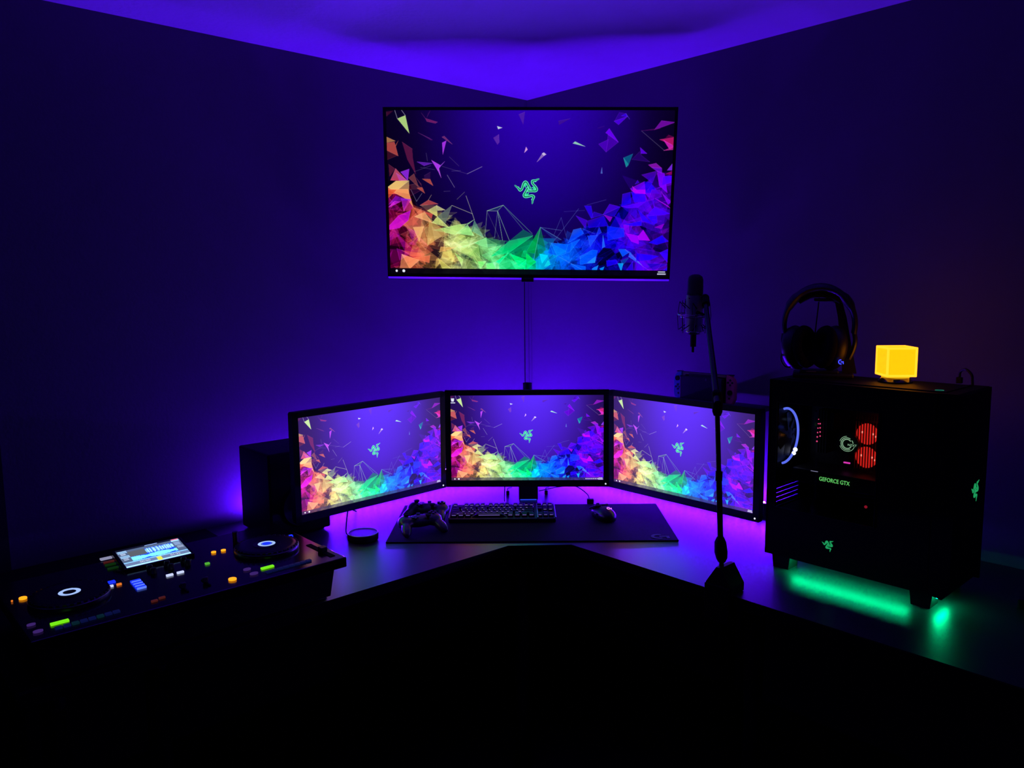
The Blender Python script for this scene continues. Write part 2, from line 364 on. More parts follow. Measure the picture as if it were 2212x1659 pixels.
SH = [
('A',[(200,185),(318,135),(378,405)],(185,225,130),.95),('A',[(620,180),(800,235),(765,253),(640,225)],(130,30,100),.8),('A',[(555,95),(620,180),(640,225)],(90,20,90),.6),('A',[(690,65),(640,165),(655,100)],(70,10,90),.5),
('A',[(40,150),(35,80),(140,65)],(90,15,50),.6),('A',[(30,455),(170,520),(35,545)],(185,125,75),.9),('A',[(38,550),(155,535),(175,600),(213,745),(50,665)],(200,80,70),.85),('A',[(215,515),(170,590),(182,600)],(180,80,60),.7),
('A',[(45,670),(200,740),(45,805)],(70,15,35),.8),('A',[(270,535),(425,640),(430,760),(480,1030),(350,800)],(110,25,70),.75),('A',[(510,395),(690,480),(735,505),(700,508)],(100,30,110),.7),('A',[(865,460),(900,445),(1020,567),(930,505)],(130,50,110),.8),
('A',[(870,545),(930,515),(880,720)],(175,50,240),.95),('A',[(495,832),(725,853),(600,893)],(105,30,190),.85),('A',[(710,808),(845,885),(805,965)],(185,60,250),.95),('A',[(845,885),(907,827),(820,930)],(150,60,230),.8),('A',[(805,960),(820,930),(855,1070)],(190,80,250),.9),
('A',[(1690,295),(1765,317),(1705,338)],(200,220,235),.95),('A',[(1715,415),(1720,540),(1695,575),(1630,470)],(105,50,170),.75),('A',[(2010,120),(2105,80),(2080,275)],(90,40,165),.65),('A',[(2122,605),(2143,645),(2095,692)],(225,160,225),.95),
('A',[(70,870),(170,940),(85,1060)],(110,30,60),.7),('A',[(175,935),(345,1115),(230,1115),(100,1110)],(210,80,110),.85),('A',[(250,985),(378,940),(358,1110)],(150,40,235),.9),('A',[(180,1000),(358,1110),(230,1115)],(190,70,190),.7),
('A',[(55,1215),(180,1120),(375,1115),(175,1280)],(225,190,120),.95),('A',[(375,1120),(375,1313),(175,1280)],(175,140,100),.9),('A',[(55,1215),(210,1313),(60,1313)],(215,100,75),.9),('A',[(370,1075),(450,1010),(520,1215)],(130,60,65),.8),
('A',[(575,1090),(690,1092),(735,1190)],(190,80,65),.9),('A',[(600,1040),(695,985),(690,1090),(600,1090)],(60,20,80),.6),('A',[(495,1225),(572,1215),(612,1305)],(190,80,65),.85),('A',[(480,1070),(560,1170),(570,1215)],(110,40,70),.7),
('B',[(60,0),(360,0),(440,270),(360,160)],(225,150,100),.9),('B',[(60,0),(190,10),(70,130)],(200,90,60),.8),('B',[(260,140),(410,150),(300,330)],(170,50,190),.8),('B',[(75,230),(180,100),(400,160),(180,180)],(130,40,200),.7),('B',[(65,275),(160,180),(250,185)],(190,50,220),.8),
('B',[(290,330),(330,250),(360,160),(440,270),(400,320)],(190,60,130),.7),('B',[(80,550),(220,395),(400,320),(365,465),(235,580),(90,605)],(190,30,200),.9),('B',[(400,320),(365,465),(280,400)],(150,30,170),.5),('B',[(540,240),(665,160),(810,220),(650,235)],(205,80,75),.85),
('B',[(430,270),(620,330),(520,380)],(215,120,90),.7),('B',[(430,280),(520,450),(430,560)],(190,90,75),.7),('B',[(540,240),(650,235),(790,240),(650,320)],(160,110,80),.6),('B',[(650,320),(790,240),(800,410)],(215,215,125),.9),('B',[(790,240),(915,310),(800,318)],(215,215,140),.9),
('B',[(460,410),(610,340),(720,500)],(220,160,110),.9),('B',[(610,340),(730,370),(710,435)],(205,85,75),.8),('B',[(1015,240),(915,520),(800,410)],(105,120,110),.85),('B',[(970,390),(1025,393),(945,465)],(150,165,125),.7),('B',[(720,500),(800,410),(985,580)],(200,215,130),.85),
('B',[(740,610),(1105,530),(1240,515),(1080,680)],(170,215,125),.85),('B',[(1350,450),(1080,660),(1350,695),(1240,515)],(155,225,140),.85),('B',[(1350,460),(1490,720),(1310,620)],(90,150,120),.85),('B',[(440,570),(595,560),(530,780)],(215,160,100),.85),('B',[(245,680),(415,600),(330,740)],(130,60,60),.6),
('B',[(595,560),(660,760),(980,690),(800,560)],(170,140,95),.6),('B',[(270,970),(530,1060),(390,1190)],(235,150,105),.95),('B',[(270,970),(390,1190),(245,1195)],(190,125,85),.9),('B',[(430,1030),(690,990),(680,1100)],(220,115,85),.85),('B',[(810,1030),(1020,1195),(880,1200)],(190,185,100),.8),
('B',[(1060,950),(1180,1050),(1165,1140)],(165,215,115),.85),('B',[(850,860),(1080,870),(830,940)],(215,170,100),.8),('B',[(1100,870),(1270,820),(1350,800),(1200,870)],(160,235,135),.8),('B',[(1340,800),(1530,720),(1545,870)],(110,205,125),.85),('B',[(1530,730),(1810,770),(1790,830),(1550,860)],(45,125,85),.8),
('B',[(1560,890),(1755,835),(1670,915)],(100,210,130),.85),('B',[(1400,1080),(1530,1070),(1440,1190)],(125,235,120),.9),('B',[(1520,1110),(1660,1090),(1670,1215),(1540,1215)],(120,250,135),.9),('B',[(2080,600),(2222,680),(1870,770)],(10,95,85),.9),('B',[(1860,950),(2222,690),(2222,1010),(2110,910)],(10,120,90),.7),
('B',[(1600,1000),(1870,770),(2222,690),(1860,950)],(20,190,115),.95),('B',[(1720,1110),(1860,950),(1980,1210),(1720,1210)],(5,150,80),.8),('B',[(1860,950),(1720,1110),(1670,1080)],(0,245,130),.95),('B',[(1880,960),(2120,1050),(2010,1150)],(0,225,120),.95),('B',[(1890,1070),(1980,1210),(2110,1215)],(30,220,120),.8),('B',[(2010,1150),(2120,1050),(2110,1200)],(20,250,140),.9),
('C',[(460,215),(640,178),(470,275)],(65,20,140),.7),('C',[(675,550),(710,522),(860,597)],(150,220,185),.95),('C',[(215,712),(250,735),(140,830)],(150,115,190),.9),('C',[(215,705),(243,688),(278,717),(245,735)],(215,200,235),.95),
('C',[(1370,85),(1470,100),(1490,145),(1300,210)],(50,0,160),.8),('C',[(1290,215),(1490,145),(1358,270)],(75,0,225),.95),('C',[(1400,135),(1470,100),(1490,145)],(50,0,240),.8),('C',[(1470,100),(1525,185),(1495,145)],(60,30,230),.8),('C',[(1200,420),(1355,530),(1170,680)],(70,0,175),.9),('C',[(1165,390),(1220,325),(1355,530)],(105,0,250),.95),
('C',[(1060,560),(1205,490),(1170,680)],(75,0,190),.9),('C',[(1045,320),(1150,290),(1110,340)],(40,0,120),.6),('C',[(1430,765),(1570,705),(1500,880),(1470,905)],(5,90,130),.95),('C',[(1430,765),(1500,860),(1470,905)],(20,140,150),.9),('C',[(1680,610),(1780,700),(1690,700)],(90,0,230),.95),('C',[(1670,670),(1700,730),(1820,825),(1555,790)],(40,0,110),.8),
('C',[(1090,1000),(1108,910),(1115,1000)],(70,100,190),.9),('C',[(2000,205),(2205,230),(1890,345)],(120,10,170),.9),('C',[(1700,360),(1985,320),(1880,350)],(90,0,90),.6),('C',[(1970,490),(2190,455),(2190,580)],(200,20,110),.9),('C',[(2030,500),(2190,590),(2120,640)],(220,30,190),.9),('C',[(2030,655),(2190,590),(2180,640)],(190,30,150),.85),('C',[(2100,420),(2190,455),(2050,470)],(110,0,70),.7),
('C',[(1800,870),(1915,845),(2000,920),(1850,910)],(150,20,190),.85),('C',[(1850,910),(2000,920),(2000,1000),(1920,960)],(120,10,240),.8),('C',[(2080,950),(2175,830),(2170,950)],(125,40,240),.9),('C',[(1700,1020),(1930,960),(1860,1140)],(75,0,190),.85),('C',[(1930,960),(2040,1000),(2080,1290),(1960,1180)],(130,0,250),.85),('C',[(2020,1040),(2160,1030),(2155,1130),(2000,1180)],(90,10,255),.85),('C',[(2050,1010),(2160,960),(2160,1020)],(170,0,110),.7),
('C',[(1600,1160),(1640,1100),(1660,1140)],(60,0,220),.8),('C',[(1530,1225),(1740,1120),(1760,1300),(1600,1313)],(115,0,240),.85),('C',[(1740,1120),(1860,1140),(1760,1300)],(40,10,230),.6),('C',[(1760,1290),(1850,1160),(1960,1300)],(50,20,230),.8),('C',[(1560,1190),(1700,1313),(1600,1313)],(180,10,230),.85),
('D',[(845,240),(945,240),(980,420),(945,430)],(40,0,245),.95),('D',[(720,390),(885,460),(860,580)],(65,0,220),.9),('D',[(945,430),(985,330),(1130,375)],(45,0,210),.85),('D',[(885,470),(1130,390),(1200,540),(910,570)],(50,0,220),.8),('D',[(1120,375),(1380,255),(1290,400)],(55,0,200),.8),('D',[(1120,375),(1220,215),(1380,255)],(70,0,240),.9),('D',[(1140,380),(1260,410),(1225,480)],(150,0,200),.9),
('D',[(1415,65),(1530,35),(1540,200),(1395,250)],(50,0,225),.85),('D',[(1540,30),(1750,60),(1760,180),(1590,190)],(60,0,255),.85),('D',[(1540,0),(1750,0),(1750,60),(1600,50)],(165,0,240),.9),('D',[(1640,265),(1700,350),(1980,120),(1760,175)],(70,0,200),.7),('D',[(1400,250),(1760,175),(1640,265),(1480,275)],(90,0,250),.9),('D',[(1850,0),(1970,0),(2000,100),(1790,170)],(100,10,200),.8),
('D',[(2000,50),(2140,180),(2090,220),(1990,20)],(130,20,230),.85),('D',[(1900,130),(2130,280),(2080,230)],(160,20,220),.8),('D',[(1770,390),(1890,255),(2120,355),(1980,380)],(75,0,245),.9),('D',[(1640,290),(1880,530),(1700,460)],(45,10,240),.8),('D',[(1770,395),(1920,380),(1930,490),(1880,520)],(50,20,250),.8),('D',[(1440,520),(1700,460),(1690,540),(1520,540)],(55,30,250),.85),
('D',[(1185,545),(1430,580),(1440,700),(1190,760)],(30,60,250),.8),('D',[(890,690),(1050,680),(930,850)],(40,80,255),.85),('D',[(1020,690),(1065,560),(1100,640)],(50,70,250),.8),('D',[(1460,650),(1650,690),(1650,810),(1540,770)],(150,0,235),.95),('D',[(1640,700),(1720,600),(1820,760),(1660,750)],(170,0,230),.95),('D',[(1430,530),(1505,530),(1510,640),(1460,650)],(130,10,220),.8),('D',[(1890,560),(2030,510),(1990,580)],(150,0,190),.8),
('D',[(570,680),(590,615),(650,650),(600,780)],(20,50,160),.7),('D',[(600,800),(680,600),(790,575),(835,655)],(30,90,255),.9),('D',[(190,565),(500,750),(420,780)],(30,60,150),.6),('D',[(350,800),(440,990),(300,950)],(20,80,220),.8),('D',[(345,795),(600,820),(560,960),(440,990)],(20,110,255),.9),('D',[(600,820),(780,740),(620,940),(560,950)],(25,100,255),.85),
('D',[(-20,930),(190,565),(105,960)],(10,150,80),.95),('D',[(190,565),(270,900),(100,1050),(105,960)],(5,110,80),.85),('D',[(-20,960),(130,1080),(-20,1200)],(10,210,100),.9),('D',[(130,1050),(300,1000),(350,1110),(240,1190),(120,1210)],(0,165,200),.85),('D',[(175,960),(300,985),(215,1100)],(0,200,230),.95),('D',[(250,1150),(300,1060),(370,1115)],(40,200,210),.9),('D',[(320,1060),(440,990),(360,1200)],(10,120,200),.85),
('D',[(1050,960),(1130,870),(1240,880),(1300,960),(1200,1040),(1160,1120),(1060,1140),(1020,1040)],(6,0,40),.85),('D',[(1310,960),(1370,920),(1410,1000),(1390,1050),(1330,1020)],(6,0,40),.8),
('D',[(780,1000),(960,900),(1040,910),(1000,1090),(780,1120)],(25,100,255),.9),('D',[(890,1090),(1010,1000),(1000,1090)],(40,140,255),.9),('D',[(640,1110),(860,1150),(860,1225),(740,1225)],(20,100,255),.9),('D',[(960,1180),(1050,1130),(1020,1225),(960,1225)],(40,150,255),.85),('D',[(1070,1180),(1140,1150),(1110,1225)],(20,150,250),.9),
('D',[(1390,1060),(1500,1020),(1400,1150)],(10,90,150),.8),('D',[(1340,1100),(1420,1100),(1390,1225)],(30,160,230),.95),('D',[(1170,1060),(1320,1050),(1340,1100),(1180,1150)],(45,20,240),.85),('D',[(1350,890),(1450,890),(1520,930),(1410,1000)],(30,110,255),.85),('D',[(1520,930),(1700,1130),(1500,1000)],(50,110,255),.9),('D',[(1610,1070),(1630,950),(1950,990),(1820,1050)],(30,0,245),.85),
('D',[(1450,1220),(1560,1070),(1570,1225)],(45,30,220),.85),('D',[(1770,1100),(2080,1110),(1860,1210)],(30,30,170),.8),('D',[(1970,1225),(2080,1160),(2075,1225)],(50,20,240),.85),('D',[(1960,940),(2095,880),(2080,1090)],(70,0,255),.85),('D',[(1800,790),(2000,680),(2095,770),(1920,820)],(45,0,250),.85),('D',[(1120,680),(1150,850),(1110,870)],(50,130,255),.8),
]
LN = [('A',(160,60),(200,185),.8),('A',(260,55),(318,135),.8),('A',(1242,1012),(1465,903),.7),('A',(945,1030),(1055,1215),.6),('A',(455,980),(700,890),.25),('A',(870,900),(1240,1010),.25),('A',(545,915),(760,950),.25),('A',(630,700),(650,820),.3),('A',(975,755),(1120,895),.25),('A',(1010,970),(1145,965),.3),('A',(895,1275),(990,1270),.3),
('B',(1225,95),(1320,365),.7),('B',(1015,240),(1320,365),.75),('B',(1320,365),(1350,455),.8),('B',(1540,320),(1780,235),.9),('B',(1540,320),(1695,322),.8),('B',(1540,320),(1510,690),.6),('B',(1695,322),(1870,760),.8),('B',(1695,322),(1770,760),.8),('B',(1695,330),(1650,730),.5),('B',(1780,235),(2080,600),.5),('B',(1780,235),(2212,660),.65),('B',(1780,235),(1695,322),.6),('B',(1540,330),(1730,740),.3),('B',(1090,150),(1205,40),.4),('B',(1490,660),(1525,720),.5),('B',(400,0),(490,180),.5),('B',(570,60),(490,180),.5),('B',(945,465),(1100,520),.4),('B',(665,160),(710,85),.6),
('C',(1700,360),(2040,655),.35),('D',(190,565),(90,1060),.7),('D',(190,565),(500,610),.5),('D',(190,565),(500,750),.6),('D',(540,330),(850,310),.25),('D',(760,285),(400,760),.4),('D',(500,420),(390,680),.35),('D',(500,420),(600,800),.35),('D',(790,575),(1000,660),.4),('D',(880,230),(1170,150),.35),('D',(460,1000),(860,1225),.5),('D',(1450,890),(1720,1150),.6),('D',(1720,1150),(1840,1225),.5)]
def paint(bright):
    """bright False: the television's deep picture; True: the monitors' paler one"""
    rg = random.Random(11)
    img = np.zeros((SSH, SSW, 3))
    g = np.exp(-(((XX - .53) / .34) ** 2 + ((YY + .10) / .62) ** 2)); g2 = np.exp(-(((XX - .53) / .30) ** 2 + ((YY - .45) / .55) ** 2))
    ed = np.clip(np.minimum(XX / .16, (1 - XX) / .16), 0, 1)
    if bright:
        base = np.array((18, 3, 52.)); top = np.array((66, 26, 222.)); mid = np.array((44, 10, 158.))
    else:
        base = np.array((5, 0, 22.)); top = np.array((44, 0, 178.)); mid = np.array((16, 0, 92.))
    img += base; img += (mid - base) * (g2 * (.35 + .65 * ed))[..., None]; img += (top - img) * (np.clip(g * 1.05, 0, 1) * (.3 + .7 * ed))[..., None]
    lo = np.interp(XX, TOPX, TOPY)
    glowc = np.stack([np.interp(XX, [p[0] for p in LUT], [p[1][k] for p in LUT]) for k in range(3)], -1)
    mk = np.clip((YY - lo + .02) / .12, 0, 1) * (.40 if not bright else .5); img += (glowc * .55 - img) * mk[..., None]
    def shard():
        s = rg.random(); lo_ = np.interp(s, TOPX, TOPY); t = lo_ + .02 + (1.02 - lo_) * rg.random(); sz = rg.uniform(.025, .10); a0 = rg.random() * 6.28; tri = []
        for j in range(3):
            a = a0 + j * 2.09 + rg.uniform(-.9, .9); r_ = sz * rg.uniform(.35, 1.1); tri.append((s + r_ * math.cos(a), max(t + 1.5 * r_ * math.sin(a), lo_ - .01)))
        c = lut(s + rg.uniform(-.03, .03))
        if s < .09 and rg.random() < .45: c = (185, 35, 190)
        if s > .78 and rg.random() < .16: c = (150, 15, 215)
        return tri, c
    for k in range(480):
        tri, c = shard(); f = rg.choice((.3, .6, .85, 1.05, 1.15)); fill(img, tri, [min(255, x * f) for x in c], rg.uniform(.15, .5))
        if rg.random() < .75:
            for j in range(rg.choice((1, 2, 3))): stroke(img, tri[j], tri[(j + 1) % 3], [min(255, x + 35) for x in c], .0005, rg.uniform(.1, .4))
    for r_, pts, col, al in SH:
        q = T(r_, pts); fill(img, q, col, al * (.95 if q[0][1] < .5 else .88))
        for j in range(len(q) if al > .78 else 1): stroke(img, q[j], q[(j + 1) % len(q)], [min(255, x + 45) for x in col], .0005, .55)
    for k in range(90):
        tri, c = shard(); screen_fill(img, tri, c, rg.uniform(.05, .25))
        for j in range(2): stroke(img, tri[j], tri[(j + 1) % 3], [min(255, x + 45) for x in c], .0005, rg.uniform(.15, .45))
    fill(img, T('B', [(1540, 320), (1780, 235), (1700, 310)]), (30, 60, 100), .6)
    for r_, a, b, al in LN:
        q = T(r_, [a, b]); s = (q[0][0] + q[1][0]) / 2; c = lut(s) if q[0][1] > .5 else (150, 150, 200)
        stroke(img, q[0], q[1], [x * .5 + 105 for x in c], .0008, al)
    inm = np.clip((YY - np.interp(XX, TOPX, TOPY) + .01) / .03, 0, 1)[..., None]; img = img + (np.clip(118 + (img - 118) * 1.28, 0, 255) - img) * inm
    # emblem: three snakes
    cx, cy = pst(1142.4, 409.6); sc = .05426 / 604.0
    def LP(p): return (cx + p[0] * sc, cy + p[1] * sc * 16 / 9)
    for pw, col in ((48, (110, 250, 200)), (21, (5, 120, 75))):
        for k in range(3):
            P = [LP(rot2(p, k)) for p in catmull(LOGO_ARM)]
            n = len(P)
            for i in range(n - 1):
                wv = pw * min(1, .45 + 2.2 * i / n) * sc
                stroke(img, P[i], P[i + 1], col, wv, 1.0)
            if pw == 48: fill(img, [LP(rot2(p, k)) for p in LOGO_JAW], col, 1.0)
    for k in range(3):
        fill(img, [LP(rot2(p, k)) for p in LOGO_HOOD], (45, 225, 150), 1.0); fill(img, [LP(rot2(p, k)) for p in LOGO_PETAL], (90, 240, 180), 1.0)
    # taskbar
    tb = YY > .967
    if bright: img[tb] = img[tb] * .38 + np.array((22, 24, 34.)) 
    else: img[tb] = img[tb] * .06 + np.array((2, 1, 10.))
    for x_, r_ in ((.022, .0042), (.048, .0052)):
        mk = np.hypot(XX - x_, (YY - .984) * 9 / 16) < r_; img[mk] = (235, 240, 255)
    fill(img, [(.968, .972), (.994, .972), (.994, .979), (.968, .979)], (215, 220, 250), .9); fill(img, [(.966, .985), (.996, .985), (.996, .993), (.966, .993)], (215, 220, 250), .9)
    if bright:
        img = img + (np.array((150, 120, 190.)) - img) * .03; img = np.clip(255 * (np.clip(img, 0, 255) / 255) ** .88 * 1.08, 0, 255)
    img = np.clip(img, 0, 255).reshape(GH, 2, GW, 2, 3).mean((1, 3)) / 255
    return np.where(img <= .04045, img / 12.92, ((img + .055) / 1.055) ** 2.4)
def grid_mesh(name, gw, gh, layers):
    """unit-square screen raster facing -Y, one small face per picture point"""
    xs = np.linspace(-.5, .5, gw + 1); zs = np.linspace(.5, -.5, gh + 1)
    X, Z = np.meshgrid(xs, zs); V = np.stack([X, np.zeros_like(X), Z], -1).reshape(-1, 3)
    i = np.arange(gh)[:, None] * (gw + 1) + np.arange(gw)[None]
    F = np.stack([i, i + gw + 1, i + gw + 2, i + 1], -1).reshape(-1, 4)
    me = bpy.data.meshes.new(name); me.vertices.add(len(V)); me.vertices.foreach_set('co', V.astype(np.float32).ravel())
    me.loops.add(F.size); me.loops.foreach_set('vertex_index', F.astype(np.int32).ravel())
    me.polygons.add(len(F)); me.polygons.foreach_set('loop_start', np.arange(0, F.size, 4, dtype=np.int32)); me.polygons.foreach_set('loop_total', np.full(len(F), 4, np.int32))
    me.update(calc_edges=True)
    for nm, im in layers.items():
        at = me.attributes.new(nm, 'FLOAT_COLOR', 'FACE'); col = np.ones((gh * gw, 4), np.float32); col[:, :3] = im.reshape(-1, 3); at.data.foreach_set('color', col.ravel())
    return me
PIC = grid_mesh('picture', GW, GH, {'picture_deep': paint(False), 'picture_pale': paint(True)})
screen_mat('tv_picture', 'picture_deep', 1.0); screen_mat('monitor_picture', 'picture_pale', 1.15); screen_mat('side_picture', 'picture_pale', 1.15, (.022, .010, .055))

# ------------------------------------------------------------------ television
tv = thing('television', 'large flat television high in the corner with a rainbow shard desktop picture', 'television', (.0634 - .0058, 2.7149 + .0307, DZ + 1.0845 - .2782), rot=(.1098, .0208, -.0497))
TW, TH, BZ = .972, .560, .010
fr = MB(); 
for c, s in (((0, .006, BZ * .6), (TW, .022, BZ * 1.2)), ((0, .006, TH - BZ / 2), (TW, .022, BZ)), ((-TW / 2 + BZ / 2, .006, TH / 2), (BZ, .022, TH)), ((TW / 2 - BZ / 2, .006, TH / 2), (BZ, .022, TH))): fr.box(c, s)
fr.build('bezel', 'satin_black', tv)
MB().box((0, .03, TH / 2), (TW - .01, .028, TH - .01), bev=.006).box((0, .05, TH * .38), (TW * .6, .03, TH * .55), bev=.01).build('back_cover', 'black_plastic', tv)
MB().prism([(-.009, .001), (.020, .001), (.020, -.006), (-.001, -.006)], -TW / 2 + .002, TW / 2 - .002, Matrix(((0, 0, 1, 0), (1, 0, 0, 0), (0, 1, 0, 0), (0, 0, 0, 1)))).build('bottom_trim', 'white_plastic', tv)
MB().box((0, .000, -.006), (.042, .026, .014), bev=.002).build('sensor_bar', 'satin_black', tv)
link('screen', PIC, 'tv_picture', tv, loc=(0, -.002, BZ * 1.2 + (TH - BZ * 2.2) / 2), scale=(TW - 2 * BZ, 1, TH - BZ * 2.2), objmat=True)
mo = thing('tv_wall_mount', 'black swivel wall mount holding the television in the corner', 'wall mount', (KX, KY, DZ + 1.07))
MB().box((0, -.645, 0), (.2, .012, .2), bev=.003).build('plate', 'dark_metal', mo)
MB().cyl((0, -.64, 0), (0, -.09, 0), .018).build('arm', 'dark_metal', mo, smooth=True)
MB().box((0, -.075, 0), (.12, .02, .1), bev=.003).build('wall_plate', 'dark_metal', mo)

for lb, p, r_, m_ in (('thin black cable running down the left side of the corner below the television', uv(.027, .003), .0017, 'rubber'), ('thin grey cable running down the right side of the corner below the television', uv(.002, .019), .0010, 'cable_grey')):
    t = MB().tube([(p.x, p.y, DZ + .01), (p.x, p.y, DZ + .5), (p.x, p.y, DZ + 1.10), (p.x - .002, p.y - .05, DZ + 1.13), (p.x - .004, p.y - .30, DZ + 1.12)], r_, n=8, smooth=4).build('hanging_cable', m_, None, smooth=True)
    tag(t, lb, 'cable')
# ------------------------------------------------------------------ monitors
SW, SHH = .531, .2987
def monitor(label, q, icons=False):
    x, y, z, th, ti, ro = q; bk = Vector((-math.sin(th), math.cos(th), 0)); up = Vector((0, 0, math.cos(ti))) - bk * math.sin(ti); h = SHH / 2 + .023
    ax = Vector((math.cos(th), math.sin(th), 0)); up = up * math.cos(ro) + ax * math.sin(ro)
    m = thing('monitor', label, 'monitor', Vector((x, y, DZ + z)) - up * h, 0, 'three monitors on the desk', rot=(ti, ro, th))
    W_, B, Tt, Bt = SW + .039, .0195, .018, .023
    H_ = SHH + Tt + Bt
    f = MB(); 
    f.box((0, .007, Bt / 2), (W_, .02, Bt)).box((0, .007, H_ - Tt / 2), (W_, .02, Tt)).box((-W_ / 2 + B / 2, .007, H_ / 2), (B, .02, H_)).box((W_ / 2 - B / 2, .007, H_ / 2), (B, .02, H_))
    f.build('bezel', 'black_plastic', m)
    MB().box((0, .024, H_ / 2), (W_ - .006, .02, H_ - .006), bev=.006).box((0, .036, H_ / 2), (.3, .022, .2), bev=.01).build('back_cover', 'black_plastic', m)
    link('screen', PIC, 'monitor_picture' if icons else 'side_picture', m, loc=(0, -.0005, Bt + SHH / 2), scale=(SW, 1, SHH), objmat=True)
    MB().cyl((W_ / 2 - .012, -.0026, .010), (W_ / 2 - .012, -.004, .010), .0028, n=12).build('power_light', 'white_dot', m)
    for k in range(3): MB().box((W_ / 2 - .04 - k * .018, -.0035, .008), (.009, .002, .003)).build('button', 'satin_black', m)
    if icons:
        b = MB(); zt = Bt + SHH
        b.prism([(-.2625, zt - .021), (-.2540, zt - .021), (-.2525, zt - .010), (-.2640, zt - .010)], -.0014, -.0009, Matrix(((1, 0, 0, 0), (0, 0, 1, 0), (0, 1, 0, 0), (0, 0, 0, 1))))
        b.box((-.2570, -.0012, zt - .0255), (.0155, .0006, .0025)); b.build('desktop_icon', 'icon_white', m)
        b = MB()
        for k in range(7): b.box((.205 + k * .0068, -.0012, Bt + .005), (.0034, .0006, .003))
        b.build('tray_icons', 'icon_white', m)
    return m
QC = (.0507, 2.6976, .254, -.023, -.0366, .0019); QL = (-.4432, 2.4875, .2521, .748, .0305, -.0133); QR = (.5281, 2.4586, .2543, -.8208, .02, .0074)
MC = monitor('middle monitor facing forward behind the keyboard, rainbow shard desktop picture with a bin icon', QC, True)
ML = monitor('left monitor, angled towards the middle, beside the black loudspeaker', QL)
MR = monitor('right monitor, angled towards the middle, behind the microphone stand pole', QR)
ms = thing('monitor_stand', 'black triple monitor mount with square clamp foot and round pole behind middle monitor', 'monitor stand', (.056, 2.85, DZ))
MB().box((0, -.005, .026), (.070, .07, .05), bev=.003).build('clamp_foot', 'matte_black', ms)
MB().cyl((0, 0, .03), (0, 0, .428), .0165, n=24).build('pole', 'matte_black', ms, smooth=True)
MB().box((0, -.0412, .0025), (.060, .0024, .0025)).build('desk_reflection_bar', 'blue_reflection', ms)  # glowing bar stands in for strip light reflected by the desk
MB().box((0, -.068, .27), (.1, .012, .1), bev=.002).cyl((0, -.064, .27), (0, 0, .27), .014).build('centre_arm', 'dark_metal', ms, smooth=True)
for q in (QL, QR):
    a = q[3]; p = Vector((q[0] - .056, q[1] - 2.85, .262)) + Vector((-math.sin(a), math.cos(a), 0)) * .062
    mid = Vector((p.x * .45, p.y * .45 + .09, .262))
    MB().tube([(0, 0, .262), mid, p], .012, n=12, smooth=5).build('side_arm', 'dark_metal', ms, smooth=True)

# ------------------------------------------------------------------ computer tower (local x: rear to front, -y: the windowed side)
pc = thing('computer_tower', 'black computer tower with smoked side window, green snake emblems and green glow beneath', 'computer', uv(.358, 1.672, DZ), TR)
PX, PY, PZ0, PZ = .237, .1075, .036, .522
wx0, wx1, wz0, wz1 = -.212, .058, .172, .462
side = MB()
for (x0, x1, z0, z1) in ((-PX, wx0, PZ0, PZ), (wx1, .19, PZ0, PZ), (wx0, wx1, PZ0, wz0), (wx0, wx1, wz1, PZ)): side.box(((x0 + x1) / 2, -PY + .004, (z0 + z1) / 2), (x1 - x0, .008, z1 - z0))
side.build('side_panel', 'case_black', pc)
MB().box((0, PY - .004, (PZ0 + PZ) / 2), (PX * 2, .008, PZ - PZ0)).build('far_side_panel', 'case_black', pc)
MB().box((-.02, 0, PZ - .006), (PX * 2 - .04, 2 * PY - .016, .012)).box((0, 0, PZ + .001), (.40, .17, .004), bev=.0015).build('top_panel', 'case_black', pc)
MB().box((-.023, 0, PZ0 + .017), (.41, 2 * PY - .016, .01)).build('bottom_panel', 'case_black', pc)
rp = MB()
for (y0, y1, z0, z1) in ((-PY, PY, .44, PZ), (-PY, PY, PZ0, .16), (-PY, -.07, .16, .44), (.07, PY, .16, .44), (-.07, .07, .222, .44)): rp.box((-PX + .004, (y0 + y1) / 2, (z0 + z1) / 2), (.008, y1 - y0, z1 - z0))
for k in range(5): rp.box((-PX + .004, 0, .166 + k * .0125), (.006, .15, .0075))
rp.build('rear_panel', 'case_black', pc)
fp = MB().prism([(.188, PZ0 + .002), (.222, PZ0 - .004), (PX, PZ0 + .014), (PX, PZ - .004), (PX - .006, PZ + .001), (.188, PZ + .001)], -PY, PY, Matrix(((1, 0, 0, 0), (0, 0, 1, 0), (0, 1, 0, 0), (0, 0, 0, 1))))
fp.build('front_panel', 'case_black', pc)
for sx in (-.19, .175):
    for sy in (-.075, .075):
        MB().prism([(sx - .024, .0), (sx + .02, .0), (sx + .026, PZ0 + .013), (sx - .03, PZ0 + .013)], sy - .025, sy + .025, Matrix(((1, 0, 0, 0), (0, 0, 1, 0), (0, 1, 0, 0), (0, 0, 0, 1)))).build('foot', 'rubber', pc)
wo = MB().box(((wx0 + wx1) / 2, -PY + .002, (wz0 + wz1) / 2), (wx1 - wx0 + .004, .003, wz1 - wz0 + .004)).build('side_window', 'smoked_acrylic', pc)
wf = MB()
for c, s in ((((wx0 + wx1) / 2, -PY - .0008, wz1), (wx1 - wx0, .0024, .0022)), (((wx0 + wx1) / 2, -PY - .0008, wz0), (wx1 - wx0, .0024, .0022)), ((wx0, -PY - .0008, (wz0 + wz1) / 2), (.0022, .0024, wz1 - wz0)), ((wx1, -PY - .0008, (wz0 + wz1) / 2), (.0022, .0024, wz1 - wz0))): wf.box(c, s)
wf.build('window_trim', 'satin_black', wo)
